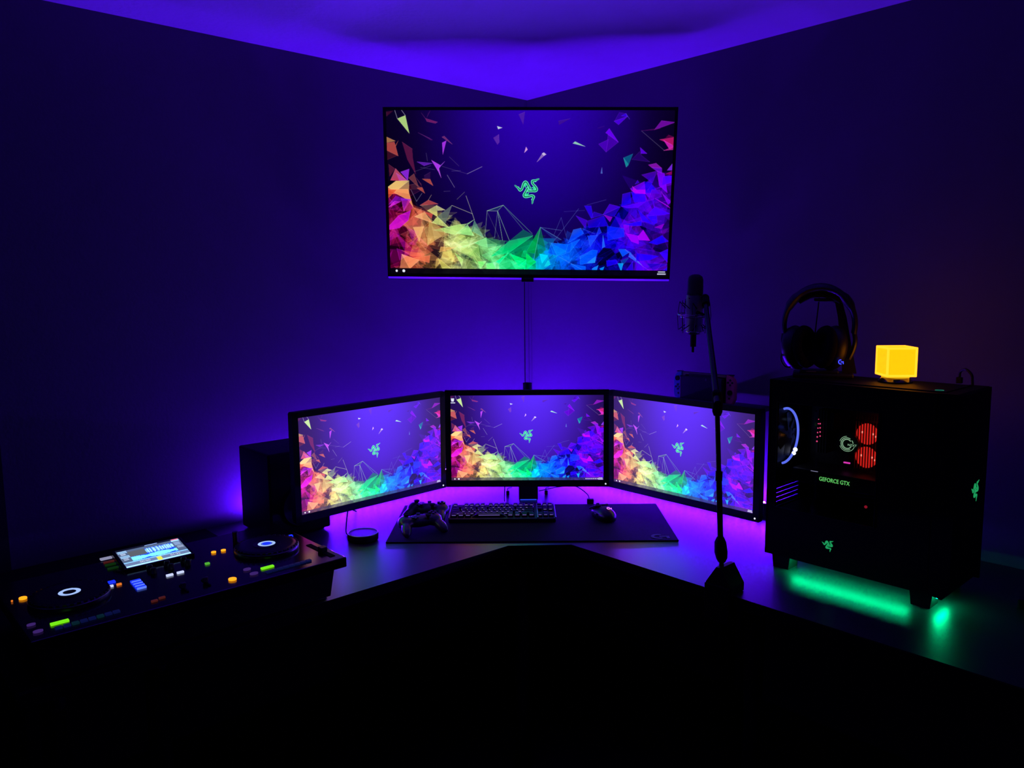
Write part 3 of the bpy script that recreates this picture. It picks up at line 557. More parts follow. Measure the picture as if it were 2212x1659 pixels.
# inside
MB().box((-.06, .085, .33), (.3, .004, .26)).box((-.15, .06, .40), (.06, .05, .05), bev=.003).box((-.10, .075, .30), (.02, .02, .1)).build('mainboard', 'board_black', pc)
MB().box((-.02, 0, .10), (.40, .18, .12)).build('power_supply_shroud', 'case_black', pc)
gpu = MB().box((-.075, .03, .252), (.26, .12, .038), bev=.003).build('graphics_card', 'board_black', pc)
link('lettering', text_mesh('GEFORCE GTX', .0155, .0004, 1.02), 'gpu_green', gpu, loc=(-.0835, -.0315, .2515), rot=(R(90), 0, 0), scale=(.80, 1.0, 1))
MB().box((-.14, -.0304, .2695), (.02, .001, .0016)).build('edge_light', 'grey_led', gpu)
MB().sph((.005, -.035, .20), .004, 10).build('status_light', 'red_spot', pc)
fan = MB().box((-PX + .0045, -.014, .362), (.012, .15, .15)).build('rear_fan', 'board_black', pc)
mrot = Matrix.Rotation(PI / 2, 4, 'Y')
MB().torus((-PX + .022, -.060, .362), .076, .0034, 40, 8, R(-4), R(184), mtx=mrot).build('light_ring', 'fan_ring', fan, smooth=True)
MB().sph((-PX + .025, -.002, .315), .0062, 10).sph((-PX + .025, -.010, .306), .0058, 10).build('ring_light_spot', 'fan_white', fan, smooth=True)
hub = MB().cyl((-PX + .010, -.014, .362), (-PX + .014, -.014, .362), .02)
for k in range(7):
    a = k * 2 * PI / 7; hub.box((0, .038, 0), (.003, .05, .024), Matrix.Translation((-PX + .012, -.014, .362)) @ Matrix.Rotation(a, 4, 'X') @ Matrix.Rotation(R(12), 4, 'Y'))
hub.build('fan_blades', 'board_black', fan)
# cooler head with broken rings and name
cool = MB().cyl((-.0745, .062, .348), (-.0745, .018, .348), .030, n=32).build('cpu_cooler', 'board_black', pc, smooth=True)
mr = Matrix.Rotation(PI / 2, 4, 'X')
for r_, t_, a0, a1 in ((.0165, .0009, 60, 300), (.0165, .0009, 10, 40), (.0125, .0011, 40, 330), (.0205, .0006, 95, 165), (.0205, .0006, 200, 345)):
    MB().torus((-.0745, .0165, .348), r_, t_, 30, 6, R(a0), R(a1), mtx=mr).build('light_arc', 'cooler_green', cool)
link('lettering', text_mesh('NZXT', .0078, .0003), 'cooler_green', cool, loc=(-.0590, .0125, .3465), rot=(R(90), 0, 0), scale=(1.15, 1.0, 1))
for k in range(6): MB().sph((-.163 - .0005 * k, .03, .403 - k * .0125), .0014 + .0002 * k, 8).build('memory_light', 'ram_led', pc)
for k in range(4): MB().sph((-.156 + .0005 * k, .025, .392 - k * .0115), .0021, 8).build('memory_light', 'ram_led', pc)
ram = MB()
for k in range(4): ram.box((-.165 + k * .008, .055, .37), (.004, .05, .12))
ram.build('memory_sticks', 'board_black', pc)
MB().box((-.081, .035, .292), (.018, .004, .004), bev=.001).build('pink_light', 'pink_led', pc)
for zc in (.379, .316):  # glowing discs and bars paint the reflection of the red front fans
    ff = MB().cyl((-.028, .034, zc), (-.028, .030, zc), .0285, n=32).build('fan_reflection', 'red_fan_reflection', pc, smooth=True)
    MB().sph((-.040, .029, zc + .004), .003, 8).sph((-.012, .029, zc + .002), .0028, 8).sph((-.006, .029, zc - .004), .0028, 8).build('hot_spot', 'red_hot', ff)
    g = MB()
    for k in range(9): g.box((-.0565 + k * .0072, .0245, zc), (.0022, .003, .066))
    g.build('reflected_grille', 'red_fin', ff)
g = MB()
for k in range(9): g.box((-.056 + k * .0072, .027, .424), (.0018, .002, .014))
g.build('radiator_fins', 'red_fin', pc)
# emblems (flat cut-outs)
def logo_mesh(sz):
    b = MB(); k_ = sz / 1100.0
    for k in range(3):
        P = [rot2(p, k) for p in catmull(LOGO_ARM, 4)]; n = len(P); Lp = []; Rp = []
        for i in range(n):
            a = np.array(P[max(0, i - 1)]); c_ = np.array(P[min(n - 1, i + 1)]); dd = (c_ - a) / np.linalg.norm(c_ - a); nn = np.array([-dd[1], dd[0]])
            wv = 52 * min(1, .25 + 2.4 * i / n); Lp.append(np.array(P[i]) + nn * wv); Rp.append(np.array(P[i]) - nn * wv)
        for i in range(n - 1):
            q = [Lp[i], Lp[i + 1], Rp[i + 1], Rp[i]]; b.b.faces.new([b.b.verts.new((p[0] * k_, -p[1] * k_, 0)) for p in q])
        for PL in (LOGO_HOOD, LOGO_PETAL, LOGO_JAW): b.b.faces.new([b.b.verts.new((rot2(p, k)[0] * k_, -rot2(p, k)[1] * k_, 0)) for p in PL])
    bmesh.ops.remove_doubles(b.b, verts=b.b.verts[:], dist=1e-7)
    r_ = bmesh.ops.extrude_face_region(b.b, geom=b.b.faces[:]); bmesh.ops.translate(b.b, vec=(0, 0, .0006), verts=[v for v in r_['geom'] if isinstance(v, bmesh.types.BMVert)])
    return b.mesh('emblem')
link('emblem', logo_mesh(.036), 'logo_green', pc, loc=(-.056, -PY - .0002, .10), rot=(R(90), 0, 0))
link('emblem', logo_mesh(.060), 'logo_green', pc, loc=(PX + .0002, .034, .276), rot=(R(90), 0, R(90)))
MB().torus((.178, -.068, PZ + .0025), .009, .0012, 24, 6).build('power_button', 'teal_ring', pc, smooth=True)
ub = MB().box((-.008, -.090, PZ0 + .006), (.31, .010, .006), bev=.0015).build('underglow_tube', 'under_glow', pc)
MB().box((.208, -.060, PZ0 - .0055), (.006, .07, .005), bev=.0015).build('underglow_tube', 'under_glow', pc)
g = MB()
for k in range(4): g.box((-PX - .001, -.05 + k * .0, .22 + k * .02), (.002, .06, .006))
g.build('rear_vents', 'case_black', pc)

# ------------------------------------------------------------------ cube lamp on the tower
lp = thing('cube_lamp', 'glowing yellow cube lamp on a round black base on top of the computer', 'lamp', uv(.338, 1.713, DZ + PZ + .003), R(-3.5))
MB().lathe([(0, 0), (.041, 0), (.041, .004), (.034, .012), (.033, .013), (0, .013)], n=40).build('base', 'gloss_black', lp, smooth=True)
MB().box((-.012, -.0372, .0080), (.016, .0012, .006), Matrix.Identity(4)).build('base_badge', 'aluminium', lp)
MB().cyl((0, 0, .013), (0, 0, .018), .033, n=32).build('collar', 'lamp_low', lp, smooth=True)
CS = .075; cz = .017 + CS / 2
cubeM = Matrix.Translation((0, 0, cz)) 
MB().box((0, 0, 0), (CS - .005, CS - .005, CS - .005), cubeM).build('diffuser', 'lamp_panel', lp)
rim = MB(); h_ = CS / 2; e_ = .0055
for a in (-1, 1):
    for b_ in (-1, 1):
        rim.box((a * (h_ - e_ / 2), b_ * (h_ - e_ / 2), 0), (e_, e_, CS), cubeM, bev=.0018); rim.box((a * (h_ - e_ / 2), 0, b_ * (h_ - e_ / 2)), (e_, CS, e_), cubeM, bev=.0018); rim.box((0, a * (h_ - e_ / 2), b_ * (h_ - e_ / 2)), (CS, e_, e_), cubeM, bev=.0018)
rim.build('frame_edges', 'lamp_rim', lp)

# ------------------------------------------------------------------ headset on its stand
hs = thing('headset_stand', 'black headset stand with leaning post on top of the computer', 'headset stand', uv(.338, 1.520, DZ + PZ + .003), R(-21))
MB().box((0, .0, .006), (.155, .085, .012), bev=.004).box((-.01, -.005, .015), (.10, .06, .008), bev=.003).build('base', 'black_plastic', hs)
MB().box((-.030, -.037, .016), (.026, .003, .004), bev=.001).build('base_badge', 'grey_plastic', hs)
po = MB(); sec = [(.0675, .036, .010), (.060, .030, .06), (.052, .026, .11), (.044, .022, .16), (.034, .019, .200), (.016, .018, .209)]
rows = []
for x_, w_, z_ in sec: rows.append([po.b.verts.new((x_ + a * w_ / 2, .012 + b_ * .012, z_)) for a, b_ in ((-1, -1), (1, -1), (1, 1), (-1, 1))])
for A, B_ in zip(rows, rows[1:]):
    for k in range(4): po.b.faces.new((A[k], A[(k + 1) % 4], B_[(k + 1) % 4], B_[k]))
po.b.faces.new(rows[0][::-1]); po.b.faces.new(rows[-1]); po.build('post', 'satin_black', hs)
MB().box((0, .008, .2085), (.06, .036, .010), bev=.004).build('hook', 'satin_black', hs)
h = thing('headset', 'black over-ear gaming headset hanging on its stand, small blue light on right cup', 'headset', uv(.338, 1.520, DZ + PZ + .003) + Vector((-.016, -.003, 0)), R(-21))
arc = [(.090 * math.cos(a), 0, .140 + .102 * math.sin(a)) for a in [R(-12 + 204 * k / 28) for k in range(29)]]
hb = MB(); rows = []
for k, (x_, y_, z_) in enumerate(arc):
    a = R(-12 + 204 * k / 28); t_ = .0075 + .0050 * math.exp(-((k - 14) / 6.0) ** 2) + (.0035 if 5 < k < 9 or 19 < k < 23 else 0); wd = .019 + .005 * math.exp(-((k - 14) / 8.0) ** 2)
    rows.append([hb.b.verts.new((x_ + math.cos(a) * t_ * math.cos(q), wd * math.sin(q), z_ + math.sin(a) * t_ * math.cos(q))) for q in [2 * PI * j / 12 for j in range(12)]])
for A, B_ in zip(rows, rows[1:]):
    for k in range(12): hb.b.faces.new((A[k], A[(k + 1) % 12], B_[(k + 1) % 12], B_[k]))
hb.b.faces.new(rows[0]); hb.b.faces.new(rows[-1][::-1]); hb.build('headband', 'black_plastic', h, smooth=True)
MB().tube([(.076 * math.cos(a), 0, .143 + .084 * math.sin(a)) for a in [R(45 + 90 * k / 8) for k in range(9)]], [.006, .009, .010, .011, .011, .011, .010, .009, .006], n=10).build('head_cushion', 'foam', h, smooth=True)
for sx in (-1, 1):
    ck = Matrix.Translation((sx * .046 - .009, -.004, .079)) @ Matrix.Rotation(sx * R(38), 4, 'Z') @ Matrix.Rotation(sx * R(8), 4, 'Y') @ Matrix.Rotation(PI / 2, 4, 'Y') @ Matrix.Diagonal((1.5, 1.15, 1.3, 1))
    MB().lathe([(0, -.018), (.030, -.018), (.038, -.012), (.041, 0), (.038, .008), (.034, .012), (0, .012)], n=32, mtx=ck).build('ear_cup', 'black_plastic', h, smooth=True)
    ck2 = ck @ Matrix.Translation((0, 0, -sx * .022))
    MB().torus((0, 0, 0), .029, .010, 32, 10, mtx=ck2).build('ear_cushion', 'foam', h, smooth=True)
    MB().tube([(sx * .088, 0, .125), (sx * .092, -.004, .10), (sx * .088, -.006, .075), (sx * .078, -.006, .050)], .006, n=8, smooth=4).build('yoke', 'satin_black', h, smooth=True)
MB().tube([(-.088, -.01, .085), (-.094, -.03, .05), (-.084, -.035, .030), (-.068, -.036, .028)], .0022, n=8, smooth=5).build('boom_microphone', 'satin_black', h, smooth=True)
def g_logo(sz):
    pts = []; k_ = sz / 2
    for k in range(17): a = R(60 + 240 * k / 16); pts.append((k_ * math.cos(a), k_ * math.sin(a)))
    for k in range(16, -1, -1): a = R(60 + 240 * k / 16); pts.append((k_ * .58 * math.cos(a), k_ * .58 * math.sin(a)))
    b = MB().prism(pts, 0, .0004); b.prism([(k_ * .1, k_ * .22), (k_ * 1.35, k_ * .22), (k_ * 1.35, -k_ * .85), (k_ * .95, -k_ * .85), (k_ * .95, -k_ * .2), (k_ * .1, -k_ * .2)], 0, .0004); return b.mesh('emblem')
link('emblem', g_logo(.0135), 'headset_logo', h, loc=(.0560, -.050, .046), rot=(R(80), 0, R(30)))
MB().tube([(-.002, .006, .215), (-.006, .006, .16), (-.010, .004, .11)], .0018, n=6, smooth=4).build('cord', 'rubber', h, smooth=True)

# ------------------------------------------------------------------ plug-in dongle with looping cord on the tower's top
us = thing('usb_plug', 'black usb plug with short looping cord on the top front of the computer', 'usb plug', uv(.29, 1.845, DZ + PZ + .0015), TR)
MB().box((-.012, .045, .008), (.014, .012, .016), bev=.002).build('plug', 'rubber', us)
MB().tube([(-.012, .045, .014), (-.010, .043, .030), (.006, .03, .038), (.026, .01, .028), (.031, .003, .012), (.032, .002, .002)], .0032, n=8, smooth=6).build('cord', 'rubber', us, smooth=True)

# ------------------------------------------------------------------ mixing deck (two platters, touch display)
CU, CV, CT = 1.785, .645, .112
dj = thing('dj_mixing_deck', 'wide black two-platter music mixing deck with lit display on the left of the desk', 'dj controller', uv(CU, CV, DZ + .0025), TL)
def dl_(u, v): return (-(u - CU), -(v - CV))
XZ = Matrix(((1, 0, 0, 0), (0, 0, 1, 0), (0, 1, 0, 0), (0, 0, 0, 1)))
MB().box((0, -.002, .096), (.690, .395, .026), bev=.003).build('top_plate', 'gloss_black', dj)
MB().prism([(-.315, .006), (.315, .006), (.330, .084), (-.330, .084)], -.165, .165, XZ).build('lower_body', 'black_plastic', dj)
for sx in (-.28, .28):
    for sy in (-.13, .13): MB().cyl((sx, sy, 0), (sx, sy, .008), .018, n=16).build('foot', 'rubber', dj, smooth=True)
def platter(u, v, kind):
    x, y = dl_(u, v)
    p = MB().lathe([(0, CT - .003), (.0800, CT - .003), (.0800, CT + .004), (.077, CT + .009), (.073, CT + .0115), (.062, CT + .012), (0, CT + .011)], c=(x, y, 0), n=64).build('jog_wheel', 'satin_black', dj, smooth=True)
    MB().torus((x, y, CT + .0065), .0790, .0011, 64, 6).build('rim', 'aluminium', p, smooth=True)
    b = MB()
    for k in range(36):
        a = 2 * PI * k / 36; b.box((.0752, 0, CT + .0100), (.005, .007, .004), Matrix.Translation((x, y, 0)) @ Matrix.Rotation(a, 4, 'Z'))
    b.build('grip_dimples', 'black_plastic', p)
    MB().cyl((x, y, CT + .0105), (x, y, CT + .0125), .034, n=40).build('centre_display', 'gloss_black', p, smooth=True)
    zz = CT + .0127
    if kind == 'L':
        b = MB().torus((x, y, zz), .0175, .0045, 60, 4, R(95), R(440), sq=.08)
        b.build('display_ring', 'ring_led', p)
        t = MB()
        for k in range(18): a = R(60 + k * 3); t.box((.0175, 0, 0), (.009, .0007, .0008), Matrix.Translation((x, y, zz)) @ Matrix.Rotation(a, 4, 'Z'))
        t.build('display_ticks', 'ring_led', p)
    else:
        MB().torus((x, y, zz), .0180, .0038, 60, 4, sq=.08).build('display_ring', 'ring_led', p)
        MB().cyl((x, y, zz - .0004), (x, y, zz), .0115, n=32).build('display_core', 'blue_led', p)
        MB().torus((x, y, zz + .0002), .0122, .0006, 48, 4, sq=.3).build('display_line', 'blue_pale', p)
platter(2.017, .657, 'L'); platter(1.559, .650, 'R')
def bar(name, u, v, w_, d_, m, h_=.003, r_=0.0):
    x, y = dl_(u, v); b = MB()
    if r_: b.cyl((0, 0, 0), (0, 0, h_), .5, n=20); me = b.mesh(name, True); return link(name, me, m, dj, loc=(x, y, CT - .002), scale=(w_, d_, 1))
    return MB().box((x, y, CT - .003 + h_ / 2), (w_, d_, h_)).build(name, m, dj)
LT = [('cue_button', 2.093, .588, .016, .018, 'orange_led', 1), ('small_light', 2.114, .590, .004, .005, 'orange_dim', 1), ('mode_light', 1.922, .620, .014, .012, 'blue_led', 0), ('mode_light', 1.931, .646, .010, .006, 'white_led', 0), ('mode_light', 1.914, .647, .010, .006, 'orange_dim', 0),
      ('function_button', 1.809, .668, .015, .007, 'white_led', 0), ('function_button', 1.784, .667, .015, .007, 'white_led', 0), ('function_button', 1.714, .652, .010, .008, 'green_soft', 0),
      ('source_button', 1.884, .437, .026, .012, 'grey_led', 0), ('source_button', 1.886, .468, .024, .006, 'red_dim', 0), ('source_button', 1.889, .492, .024, .008, 'green_dim', 0), ('source_button', 1.892, .523, .024, .007, 'green_dim', 0),
      ('quantize_button', 2.066, .785, .033, .010, 'green_led', 0), ('quantize_button', 1.619, .780, .031, .009, 'green_led', 0),
      ('shift_button', 2.111, .758, .016, .010, 'purple_dim', 1), ('shift_button', 2.108, .803, .018, .012, 'purple_dim', 1), ('shift_button', 1.661, .760, .018, .014, 'purple_dim', 1), ('shift_button', 1.661, .798, .020, .015, 'purple_dim', 1),
      ('fader_mark', 1.888, .804, .013, .006, 'red_dim', 0), ('fader_mark', 1.870, .797, .013, .006, 'red_dim', 0),
      ('mode_light', 1.474, .610, .013, .009, 'blue_led', 0), ('mode_light', 1.481, .635, .008, .005, 'white_led', 0), ('cue_button', 1.670, .581, .012, .012, 'orange_led', 1), ('cue_button', 1.646, .584, .012, .012, 'orange_led', 1), ('play_button', 1.713, .798, .018, .020, 'orange_led', 1)]
for nm, u, v, w_, d_, m, rd in LT: bar(nm, u, v, w_, d_, m, .009 if u < 1.5 else (.0028 if rd else .0038), rd)
for k in range(4): bar('channel_light', 1.880 + .0012 * k, .652 + k * .0165, .021, .0095, 'blue_led', .0040)
for k in range(4): bar('channel_light_edge', 1.880 + .0012 * k, .6575 + k * .0165, .020, .0022, 'blue_pale', .0043)
for k in range(8): bar('performance_pad', 2.074 - k * .0155, .812 - .0006 * k, .0125, .011, ('blue_pad', 'blue_pad', 'teal_pad')[k % 3], .0038)
for k in range(8): bar('performance_pad', 1.630 - k * .0150, .811 - .0006 * k, .0125, .010, ('blue_pad', 'blue_pad', 'blue_pad')[k % 3], .004)
for u0 in (1.83, 1.79, 1.75):
    for v0 in (.595, .622):
        x, y = dl_(u0, v0); MB().lathe([(.0075, CT - .003), (.0065, CT + .008), (.005, CT + .010), (0, CT + .010)], c=(x, y, 0), n=16).build('knob', 'black_plastic', dj, smooth=True)
for u0 in (1.815, 1.765):
    x, y = dl_(u0, .775); MB().box((x, y, CT - .002), (.004, .05, .003)).build('fader_slot', 'matte_black', dj); MB().box((x, y + .004, CT + .005), (.012, .008, .012), bev=.002).build('fader_cap', 'grey_plastic', dj)
for u0 in (1.464, 2.118):
    if u0 > 2: continue
    x, y = dl_(u0, .755); MB().box((x, y, CT - .0025), (.014, .125, .002)).build('tempo_slot', 'matte_black', dj); MB().box((x, y - .012, CT + .004), (.018, .020, .012), bev=.002).build('tempo_cap', 'black_plastic', dj)
x, y = dl_(1.599, .55); MB().cyl((x, y, CT - .003), (x, y, CT + .028), .007, n=16).cyl((x, y, CT + .028), (x, y, CT + .03), .008, n=16).build('gain_post', 'black_plastic', dj, smooth=True)
# tilted display
sx0, sy0 = dl_(1.797, .521)
scr = MB().box((0, 0, -.005), (.168, .1, .01), bev=.002).build('display', 'gloss_black', dj, loc=(sx0, sy0, .1265), rot=(R(11.5), 0, 0))
def dj_pic():
    im = np.zeros((90, 160, 3)); im[:] = (70, 84, 112); rg = random.Random(3)
    im[18:46, 24:66] = (74, 78, 84); im[18:44, 66:136] = (30, 60, 190)
    for x in range(66, 136):
        h = int(6 + 8 * rg.random()); im[31 - h:31 + h, x] = (150, 205, 255) if rg.random() < .6 else (60, 110, 230)
    for x in range(24, 138):
        h = int(4 + 5 * abs(math.sin(x * .05)) + 3 * rg.random()); im[55 - h:55 + h, x] = (110, 205, 255)
    im[44:66, 24:138][im[44:66, 24:138].sum(-1) < 280] = (20, 60, 200)
    im[66:70] = (120, 180, 255); im[84:90] = (150, 200, 255); im[70:84] = (88, 104, 140); im[70:88, 78:90] = (190, 190, 70)
    for y in (10, 16, 34, 40): im[y:y + 3, 2:24] = (150, 195, 255)
    for y in (22, 27, 46, 52): im[y:y + 2, 6:18] = (190, 205, 235)
    im[4:8, 140:158] = (225, 110, 140); im[9:15, 138:158] = (150, 195, 255); im[18:36, 140:156] = (110, 130, 165); im[40:52:4, 142:158] = (190, 205, 235)
    im[0:8, 0:138] = (12, 14, 30); im[2:6, 72:104] = (150, 180, 245); im[0:4] = (12, 14, 30)
    im /= 255; return np.where(im <= .04045, im / 12.92, ((im + .055) / 1.055) ** 2.4)
screen_mat('dj_picture', 'dj_picture', 1.7)
dp = link('display_picture', grid_mesh('display_picture', 160, 90, {'dj_picture': dj_pic()}), 'dj_picture', scr, loc=(0, 0, .0004), rot=(R(-90), 0, 0), scale=(.152, 1, .094))
link('lettering', text_mesh('00:00', .011, 0), 'icon_white', scr, loc=(-.030, -.034, .0010)); link('lettering', text_mesh('01:35', .011, 0), 'icon_white', scr, loc=(.042, -.034, .0010))

# ------------------------------------------------------------------ loudspeaker behind the deck
sp = thing('loudspeaker', 'tall plain black loudspeaker standing at the wall behind the mixing deck', 'loudspeaker', uv(1.272, .175, DZ), TL)
MB().box((0, 0, .140), (.205, .215, .268), bev=.006).build('cabinet', 'speaker_wrap', sp)
for z_, r_ in ((.095, .068), (.21, .028)):
    cn = MB().lathe([(r_, 0), (r_ - .006, .006), (r_ * .75, .001), (r_ * .3, -.008), (0, -.002)], n=36, c=(0, -.109, z_), mtx=Matrix.Rotation(PI / 2, 4, 'X')).build('speaker_cone', 'rubber', sp, smooth=True)
for sx in (-.08, .08):
    for sy in (-.08, .08): MB().cyl((sx, sy, 0), (sx, sy, .008), .012, n=12).build('foot', 'rubber', sp)

# ------------------------------------------------------------------ mouse pad, keyboard, mouse
pad = thing('mouse_pad', 'wide black cloth mouse pad under keyboard and mouse, letter mark at its corner', 'mouse pad', (.0585, 2.535, DZ + .0002), R(-.6))
MB().box((0, 0, .002), (.897, .408, .004), bev=.0012).build('cloth', 'cloth_pad', pad)
lo = link('emblem', g_logo(.048), 'pad_print', pad, loc=(.393, -.190 + .022, .0042)); lo.scale = (1, .95, 1)
kb = thing('keyboard', 'black compact mechanical keyboard with pale edge rails on the mouse pad', 'keyboard', (-.0365, 2.592, DZ + .0046), rot=(R(3.2), 0, R(-.4)))
MB().box((0, 0, .010), (.356, .138, .014), bev=.003).build('case', 'black_plastic', kb)
for x_ in (-.1765, .118, .1765): MB().box((x_, 0, .019), (.004, .137, .006), bev=.001).build('edge_rail', 'aluminium', kb)
b = MB(); kw, kd, kt, kh = .0172, .0172, .0125, .0085
vs = [b.b.verts.new(p) for p in [(-kw / 2, -kd / 2, 0), (kw / 2, -kd / 2, 0), (kw / 2, kd / 2, 0), (-kw / 2, kd / 2, 0), (-kt / 2, -kt / 2 + .001, kh), (kt / 2, -kt / 2 + .001, kh), (kt / 2, kt / 2 + .002, kh), (-kt / 2, kt / 2 + .002, kh)]]
for f in ((3, 2, 1, 0), (4, 5, 6, 7), (0, 1, 5, 4), (1, 2, 6, 5), (2, 3, 7, 6), (3, 0, 4, 7)): b.b.faces.new([vs[i] for i in f])
keyme = b.mesh('key'); U_ = .01905; keygl = MB().box((0, -.0078, .0062), (.0105, .0012, .0014)).mesh('key_edge_gleam'); glow('key_glow', (128, 104, 205), .8)
ROWS = [[(0, 1), (2, 1), (3, 1), (4, 1), (5, 1), (6.5, 1), (7.5, 1), (8.5, 1), (9.5, 1), (11, 1), (12, 1), (13, 1), (14, 1)], [(i, 1) for i in range(13)] + [(13, 2)], [(0, 1.5)] + [(1.5 + i, 1) for i in range(12)] + [(13.5, 1.5)],
        [(0, 1.75)] + [(1.75 + i, 1) for i in range(11)] + [(12.75, 2.25)], [(0, 2.25)] + [(2.25 + i, 1) for i in range(10)] + [(12.25, 2.75)], [(0, 1.25), (1.25, 1.25), (2.5, 1.25), (3.75, 6.25), (10, 1.25), (11.25, 1.25), (12.5, 1.25), (13.75, 1.25)]]
NAV = [[15.25, 16.25, 17.25], [15.25, 16.25, 17.25], [15.25, 16.25, 17.25], [], [16.25], [15.25, 16.25, 17.25]]
for r_ in range(6):
    yk = .0565 - (r_ + (.2 if r_ else 0)) * U_ * 1.02
    for (x0, w_) in ROWS[r_] + [(n_, 1) for n_ in NAV[r_]]:
        xc = -.1725 + (x0 + w_ / 2 + (.12 if x0 > 15 else 0)) * U_ * .985
        kk = link('key', keyme, 'satin_black', kb, loc=(xc, yk, .0165 + (.0012 if r_ in (0, 5) else 0)), scale=((w_ * U_ * .985 - .0018) / kw, 1, 1))
        if random.random() < .8: link('key_edge_gleam', keygl, 'key_glow', kk)  # glowing dash paints backlight catching the key's front edge
ms_ = thing('computer_mouse', 'black computer mouse with glowing pink mark on the mouse pad', 'mouse', (.302, 2.560, DZ + .0046), R(22))
b = MB().sph((0, 0, .012), (.033, .063, .029), 28)
bmesh.ops.bisect_plane(b.b, geom=b.b.verts[:] + b.b.edges[:] + b.b.faces[:], plane_co=(0, 0, .0015), plane_no=(0, 0, -1), clear_outer=True)
bmesh.ops.holes_fill(b.b, edges=[e for e in b.b.edges if e.is_boundary])
for v in b.b.verts:
    t = v.co.y / .063; v.co.x *= 1 - .10 * math.cos(t * 3) ; v.co.z *= 1 + .14 * (-t) 
b.build('body', 'satin_black', ms_, smooth=True)
for sx in (-1, 1): MB().box((sx * .0135, .036, .0315), (.0235, .05, .006), Matrix.Translation((0, .036, .0315)) @ Matrix.Rotation(R(-24), 4, 'X') @ Matrix.Translation((0, -.036, -.0315)), bev=.002).build('mouse_button', 'gloss_black', ms_)
MB().cyl((-.003, .040, .0345), (.003, .040, .0345), .008, n=20).build('scroll_wheel', 'rubber', ms_, smooth=True)
for k in range(2): MB().box((-.0335, -.004 + k * .022, .020), (.004, .016, .006), bev=.0015).build('side_button', 'grey_plastic', ms_)
link('emblem', g_logo(.0145), 'mouse_logo', ms_, loc=(.004, -.028, .0412), rot=(R(16), 0, R(-22)))

# ------------------------------------------------------------------ game controllers
def gamepad(name, label, loc, rot, mats):
    g = thing(name, label, 'game controller', loc, rot=rot, group='two game controllers on the mouse pad')
    b = MB(); b.sph((0, .012, .028), (.064, .030, .019), 24)
    for sx in (-1, 1):
        b.sph((sx * .048, .010, .028), (.026, .034, .021), 20)
        b.sph((sx * .056, -.028, .020), (.017, .042, .016), 20, Matrix.Rotation(sx * R(14), 4, 'Z') @ Matrix.Rotation(R(14), 4, 'X'))
    o = b.build('shell', mats[0], g, smooth=True); md = o.modifiers.new('fuse', 'REMESH'); md.mode = 'VOXEL'; md.voxel_size = .0032; md.use_smooth_shade = True
    sm = o.modifiers.new('soften', 'SMOOTH'); sm.factor = .6; sm.iterations = 4
    for x_, y_ in ((-.042, .018), (.022, -.010)):
        MB().cyl((x_, y_, .038), (x_, y_, .049), .0055, n=16).lathe([(.0085, .049), (.0095, .051), (.009, .054), (.006, .0535), (0, .0525)], c=(x_, y_, 0), n=20).build('thumb_stick', 'rubber', g, smooth=True)
    MB().box((-.022, -.010, .0475), (.022, .007, .005), bev=.001).box((-.022, -.010, .0475), (.007, .022, .005), bev=.001).build('direction_pad', mats[1], g)
    for k in range(4): a = k * PI / 2; MB().cyl((.045 + .0095 * math.cos(a), .018 + .0095 * math.sin(a), .044), (.045 + .0095 * math.cos(a), .018 + .0095 * math.sin(a), .0515), .0048, n=14).build('face_button', mats[1], g, smooth=True)
    for sx in (-1, 1):
        MB().box((sx * .043, .040, .034), (.040, .012, .009), Matrix.Translation((sx * .043, .04, 0)) @ Matrix.Rotation(-sx * R(18), 4, 'Z') @ Matrix.Translation((-sx * .043, -.04, 0)), bev=.003).build('bumper', mats[1], g)
        MB().box((sx * .044, .041, .021), (.026, .016, .016), Matrix.Translation((sx * .044, .041, 0)) @ Matrix.Rotation(-sx * R(18), 4, 'Z') @ Matrix.Translation((-sx * .044, -.041, 0)), bev=.005).build('trigger', mats[1], g)
    MB().cyl((0, .028, .044), (0, .028, .0485), .0065, n=16).build('home_button', mats[1], g, smooth=True)
gamepad('game_controller', 'dark game controller lying beside the keyboard, farther from the desk edge', (-.290, 2.585, DZ + .0050), (R(3), 0, R(-12)), ('pad_shell', 'gloss_black'))
gamepad('game_controller', 'game controller with shiny top plate lying nearer to the desk edge', (-.297, 2.448, DZ + .0050), (R(3), 0, R(24)), ('pad_shell_gloss', 'satin_black'))

# ------------------------------------------------------------------ round puck with cord
pk = thing('charging_puck', 'round black charging puck with pale rim and cord on the desk', 'charging puck', (-.469, 2.376, DZ + .0003))
MB().lathe([(0, 0), (.044, 0), (.0475, .003), (.048, .018), (.046, .022), (0, .022)], n=48).build('body', 'black_plastic', pk, smooth=True)
MB().torus((0, 0, .0222), .0455, .0014, 48, 8).build('rim', 'aluminium', pk, smooth=True)
MB().cyl((0, 0, .021), (0, 0, .0226), .043, n=40).build('top_pad', 'satin_black', pk, smooth=True)
MB().tube([(-.040, .022, .008), (-.062, .05, .004), (-.075, .11, .012), (-.082, .18, .045), (-.085, .235, .030), (-.08, .30, .003)], .0022, n=8, smooth=6).build('cord', 'rubber', pk, smooth=True)

